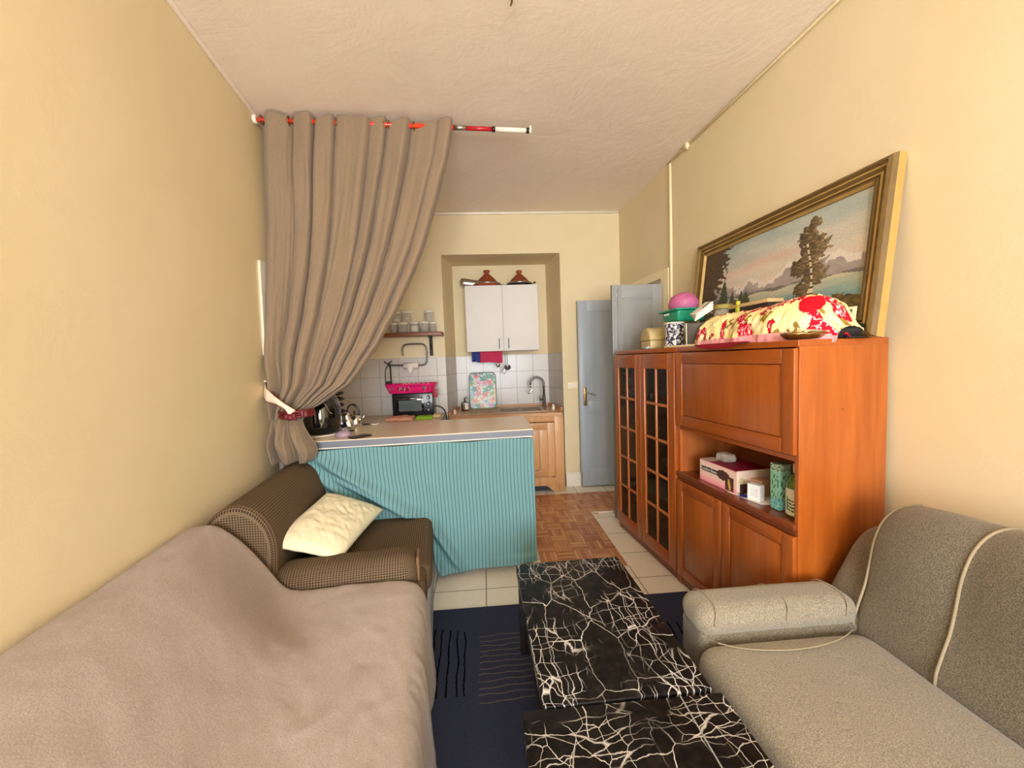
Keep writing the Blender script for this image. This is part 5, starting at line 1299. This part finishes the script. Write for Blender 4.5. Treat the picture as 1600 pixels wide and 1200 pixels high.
def ladle(name, lab, x, zt, zb, r, tilt, mat):
    t = T(name, lab, 'utensil', (x, 4.47, zb))
    b = MB(); b.tube([(0, 0, zt-zb), (.001, 0, .02+r), (0, -.01, r*.9)], .0035, 8); b.tube([(.006*math.cos(R(a)), 0, zt-zb+.006+.006*math.sin(R(a))) for a in range(-90, 200, 30)], .002, 6); b.build('utensil_handle', M['steel'], t)
    b = MB(); b.lathe([(0, 0), (r*.5, .004), (r*.85, .016), (r, .034), (r*.94, .034), (r*.78, .018), (0, .006)], seg=24, tf=lambda p: Matrix.Rotation(R(tilt), 3, 'X') @ p+Vector((0, -.01, -.0))); b.build('utensil_bowl', M[mat], t)
ladle('ladle', 'larger steel ladle hanging nearest the right under the cupboard', .252, 1.505, 1.315, .036, 50, 'dsteel')
ladle('small_ladle', 'small steel ladle hanging next to the raspberry towel', .147, 1.505, 1.34, .025, 40, 'steel')
t = T('slotted_spoon', 'steel slotted spoon hanging tilted between the two ladles', 'utensil', (.212, 4.49, 1.27))
b = MB(); b.tube([(.02, 0, .235), (.018, 0, .07), (.01, 0, .05)], .003, 8); b.build('utensil_handle', M['steel'], t)
b = MB(); b.rbox((-.006, 0, .03), (.034, .008, .075), .0038, 3, tf=lambda p: Matrix.Rotation(R(28), 3, 'Y') @ p); b.build('spoon_blade', M['dsteel'], t)

# ------------------------------------------------------------------ sink unit
SZ = .852
t = T('sink_unit', 'pine sink unit with framed door and wooden worktop in the niche', 'sink unit', (0, 0, 0))
b = MB()
pts = [(-.385, 4.085), (.785, 4.055), (.79, 4.255), (.832, 4.262), (.757, IY-.01), (-.332, IY-.01), (-.40, 4.262), (-.385, 4.255)]
pts = [(-.385, 4.085), (.785, 4.055), (.825, 4.262), (.757, IY-.01), (-.332, IY-.01), (-.405, 4.262)]
b.prism([(x, y, SZ-.032) for x, y in pts], (0, 0, .032)); b.build('worktop', M['pine_h'], t)
b = MB(); b.box((-.33, IY-.03, SZ), (.755, IY-.012, SZ+.022)); b.prism([(-.405, 4.26, SZ), (-.332, IY-.015, SZ), (-.318, IY-.015, SZ), (-.39, 4.26, SZ)], (0, 0, .03)); b.prism([(.825, 4.262, SZ), (.757, IY-.015, SZ), (.743, IY-.015, SZ), (.811, 4.262, SZ)], (0, 0, .03)); b.build('upstand', M['pine_h'], t)
b = MB(); b.box((-.36, 4.10, .0), (-.30, 4.12, SZ-.032)); b.box((.705, 4.10, .0), (.80, 4.125, SZ-.032), bev=.002); b.box((-.30, 4.10, .755), (.705, 4.12, SZ-.032), bev=.002); b.box((-.30, 4.10, .07), (.705, 4.12, .165), bev=.002)
b.prism([(.45, 4.10, .0), (.45, 4.10, .07), (.40, 4.10, .07), (.36, 4.10, .0)], (0, .02, 0))
foot = [(.80, 4.10, 0), (.80, 4.10, .07), (.60, 4.10, .07), (.63, 4.10, .05), (.66, 4.10, .022), (.70, 4.10, .0)]
b.prism(foot, (0, .024, 0)); b.build('cabinet_frame', M['pine'], t)
b = MB(); b.box((.775, 4.12, 0), (.80, 4.258, SZ-.032)); b.box((-.36, 4.12, 0), (-.335, 4.258, SZ-.032)); b.build('side_panel', M['pine'], t)
b = MB(); b.box((-.30, 4.16, .002), (.70, 4.17, .08)); b.build('toe_board', M['darkmat'], t)
for (a0, a1) in ((-.295, .19), (.20, .70)):
    b = MB(); st = .075
    b.box((a0, 4.085, .172), (a0+st, 4.102, .748), 0, .003); b.box((a1-st, 4.085, .172), (a1, 4.102, .748), 0, .003); b.box((a0+st, 4.085, .172), (a1-st, 4.102, .172+st), 1, .003); b.box((a0+st, 4.085, .748-st), (a1-st, 4.102, .748), 1, .003)
    n_ = 4
    for k in range(n_): b.box((a0+st+(a1-a0-2*st)*k/n_+.001, 4.092, .172+st), (a0+st+(a1-a0-2*st)*(k+1)/n_-.001, 4.100, .748-st), 0, .002)
    b.build('door', [M['pine'], M['pine_h']], t)
t = T('sink', 'inset beige sink with drainer in the pine worktop', 'sink', (0, 0, SZ+.0005))
b = MB()
def rect(b, x0, x1, y0, y1, z0, z1, mi=0): b.box((x0, y0, z0), (x1, y1, z1), mi, .002)
rect(b, -.20, .11, 4.18, 4.68, 0, .006); rect(b, .11, .15, 4.18, 4.68, 0, .01); rect(b, .60, .64, 4.18, 4.68, 0, .01); rect(b, .15, .60, 4.18, 4.22, 0, .01); rect(b, .15, .60, 4.60, 4.68, 0, .01)
for k in range(7): rect(b, -.17+.036*k, -.160+.036*k, 4.22, 4.62, .006, .009)
b.build('sink_rim', plain('beige_composite', (178, 160, 136), .45), t)
b = MB(); b.box((.15, 4.22, .0005), (.60, 4.60, .002)); b.lathe([(0, .002), (.03, .002), (.032, .004), (0, .005)], (.375, 4.41, 0), 20, 1); b.build('basin', [plain('shaded_composite', (134, 116, 96), .5), M['steel']], t)  # flat basin plate; the shade of the hollow is put into its darker colour
t = T('kitchen_tap', 'dark grey swan-neck mixer tap with spray head at the right of the sink', 'tap', (.672, 4.57, SZ+.011))
b = MB(); b.lathe([(0, 0), (.026, 0), (.026, .008), (.02, .012), (.019, .12), (.013, .13)], seg=20)
path = [(0, 0, .12), (0, 0, .26)]+[(-.078+.078*math.cos(R(a)), 0, .26+.078*math.sin(R(a))) for a in range(12, 181, 12)]
b.tube(path, .0125, 12); b.build('tap_body', M['dsteel'], t)
b = MB(); b.tube([(-.156, 0, .262), (-.158, 0, .245), (-.15, 0, .225)], [.012, .011, .009], 10); b.tube(spline([(-.15, 0, .225), (-.138, 0, .205), (-.15, 0, .18), (-.172, 0, .172)], 5), [.007]*16, 8); b.tube([(-.165, 0, .185), (-.18, 0, .155)], [.01, .013], 10); b.build('spray_head', M['chrome'], t)
b = MB(); b.tube([(-.015, 0, .08), (-.055, 0, .08)], .013, 10); b.tube([(-.052, 0, .085), (-.052, -.004, .125)], .004, 8); b.build('tap_lever', M['dsteel'], t)
t = T('floral_tray', 'upright tray printed with colourful flowers and fruit, leaning on the tiles behind the sink', 'tray', (-.036, 4.655, SZ+.007)); t.rotation_euler = (R(-7), 0, R(0))
def tc(u, v):
    c = (186, 212, 202)
    cells = 0
    gx, gy = u*4.6+.35*math.sin(v*9), v*6.4
    ix, iy = math.floor(gx), math.floor(gy); best = 9; col_ = None
    for dx in (-1, 0, 1):
        for dy in (-1, 0, 1):
            h = random.Random((ix+dx)*131+(iy+dy)*977+5)
            px_, py_ = ix+dx+.2+.6*h.random(), iy+dy+.2+.6*h.random(); r_ = .34+.26*h.random(); k = h.choice([(214, 58, 60), (226, 122, 70), (236, 178, 60), (40, 128, 110), (120, 150, 60), (210, 130, 170), (36, 110, 130), (232, 140, 110), (150, 170, 200)])
            an = math.atan2(gy-py_, gx-px_); d = math.hypot(gx-px_, (gy-py_))*(1+.3*math.sin(an*5+h.random()*6))/r_
            if d < 1 and d < best: best = d; col_ = k if d > .32 else mixc(k, (70, 40, 40), .45)
    if col_: c = col_
    if abs(nz(u*22, v*30)) < .05: c = (50, 120, 104)
    return lin(c)
def trf(hh):
    def f(u, v):
        W_, H_, r_ = .31, .42, .05
        x, z = lerp(-W_/2, W_/2, u), lerp(0, H_, v)
        # superellipse-ish rounding of corners
        dx, dz = max(0, abs(x)-(W_/2-r_)), max(0, abs(z-H_/2)-(H_/2-r_))
        L = math.hypot(dx, dz)
        if dx > 0 and dz > 0:
            m_ = max(dx, dz); k = m_/L; x = math.copysign(W_/2-r_+dx*k, x); z = H_/2+math.copysign(H_/2-r_+dz*k, z-H_/2)
        e = min(W_/2-abs(x), H_/2-abs(z-H_/2))
        return (x, hh, z)
    return f
b = MB(); b.grid(100, 130, trf(-.0), colfn=tc); b.build('tray_face', M['paint_gloss'], t, fixn=False, solid=.006)
b = MB(); P_ = []
f_ = trf(-.004); N_ = 24
for q in range(N_): P_.append(f_(q/N_, 0))
for q in range(N_): P_.append(f_(1, q/N_))
for q in range(N_): P_.append(f_(1-q/N_, 1))
for q in range(N_+1): P_.append(f_(0, 1-q/N_))
b.tube(P_, .006, 6, caps=False); b.build('tray_rim', plain('teal_grey_rim', (120, 150, 146), .4), t)
t = T('soap_bottle', 'dark soap pump bottle with a white label beside the floral tray', 'soap bottle', (-.247, 4.56, SZ+.001))
b = MB(); b.rbox((0, 0, .05), (.085, .05, .10), .014, 3); b.build('bottle_body', plain('dark_olive_plastic', (56, 52, 36), .25, coat=.4), t)
b = MB(); b.box((.0, -.0262, .015), (.04, -.025, .088)); b.build('label', M['paper'], t)
b = MB(); b.cyl((0, 0, .10), (0, 0, .135), .008); b.tube([(0, 0, .135), (0, 0, .148), (.02, -.012, .15), (.03, -.016, .145)], .005, 8); b.build('pump', M['black'], t)
t = T('white_egg_cup', 'small white plastic piece at the left end of the pine worktop', 'ornament', (-.342, 4.27, SZ+.001))
b = MB(); b.lathe([(0, 0), (.014, 0), (.016, .02), (.012, .042), (.006, .052), (0, .054)], seg=16); b.build('ornament_body', M['white'], t)
t = T('white_figurine', 'small pointed white piece at the right end of the pine worktop', 'ornament', (.728, 4.28, SZ+.001))
b = MB(); b.lathe([(0, 0), (.018, 0), (.018, .025), (.010, .055), (.004, .066), (0, .068)], seg=16); b.build('ornament_body', M['white'], t)
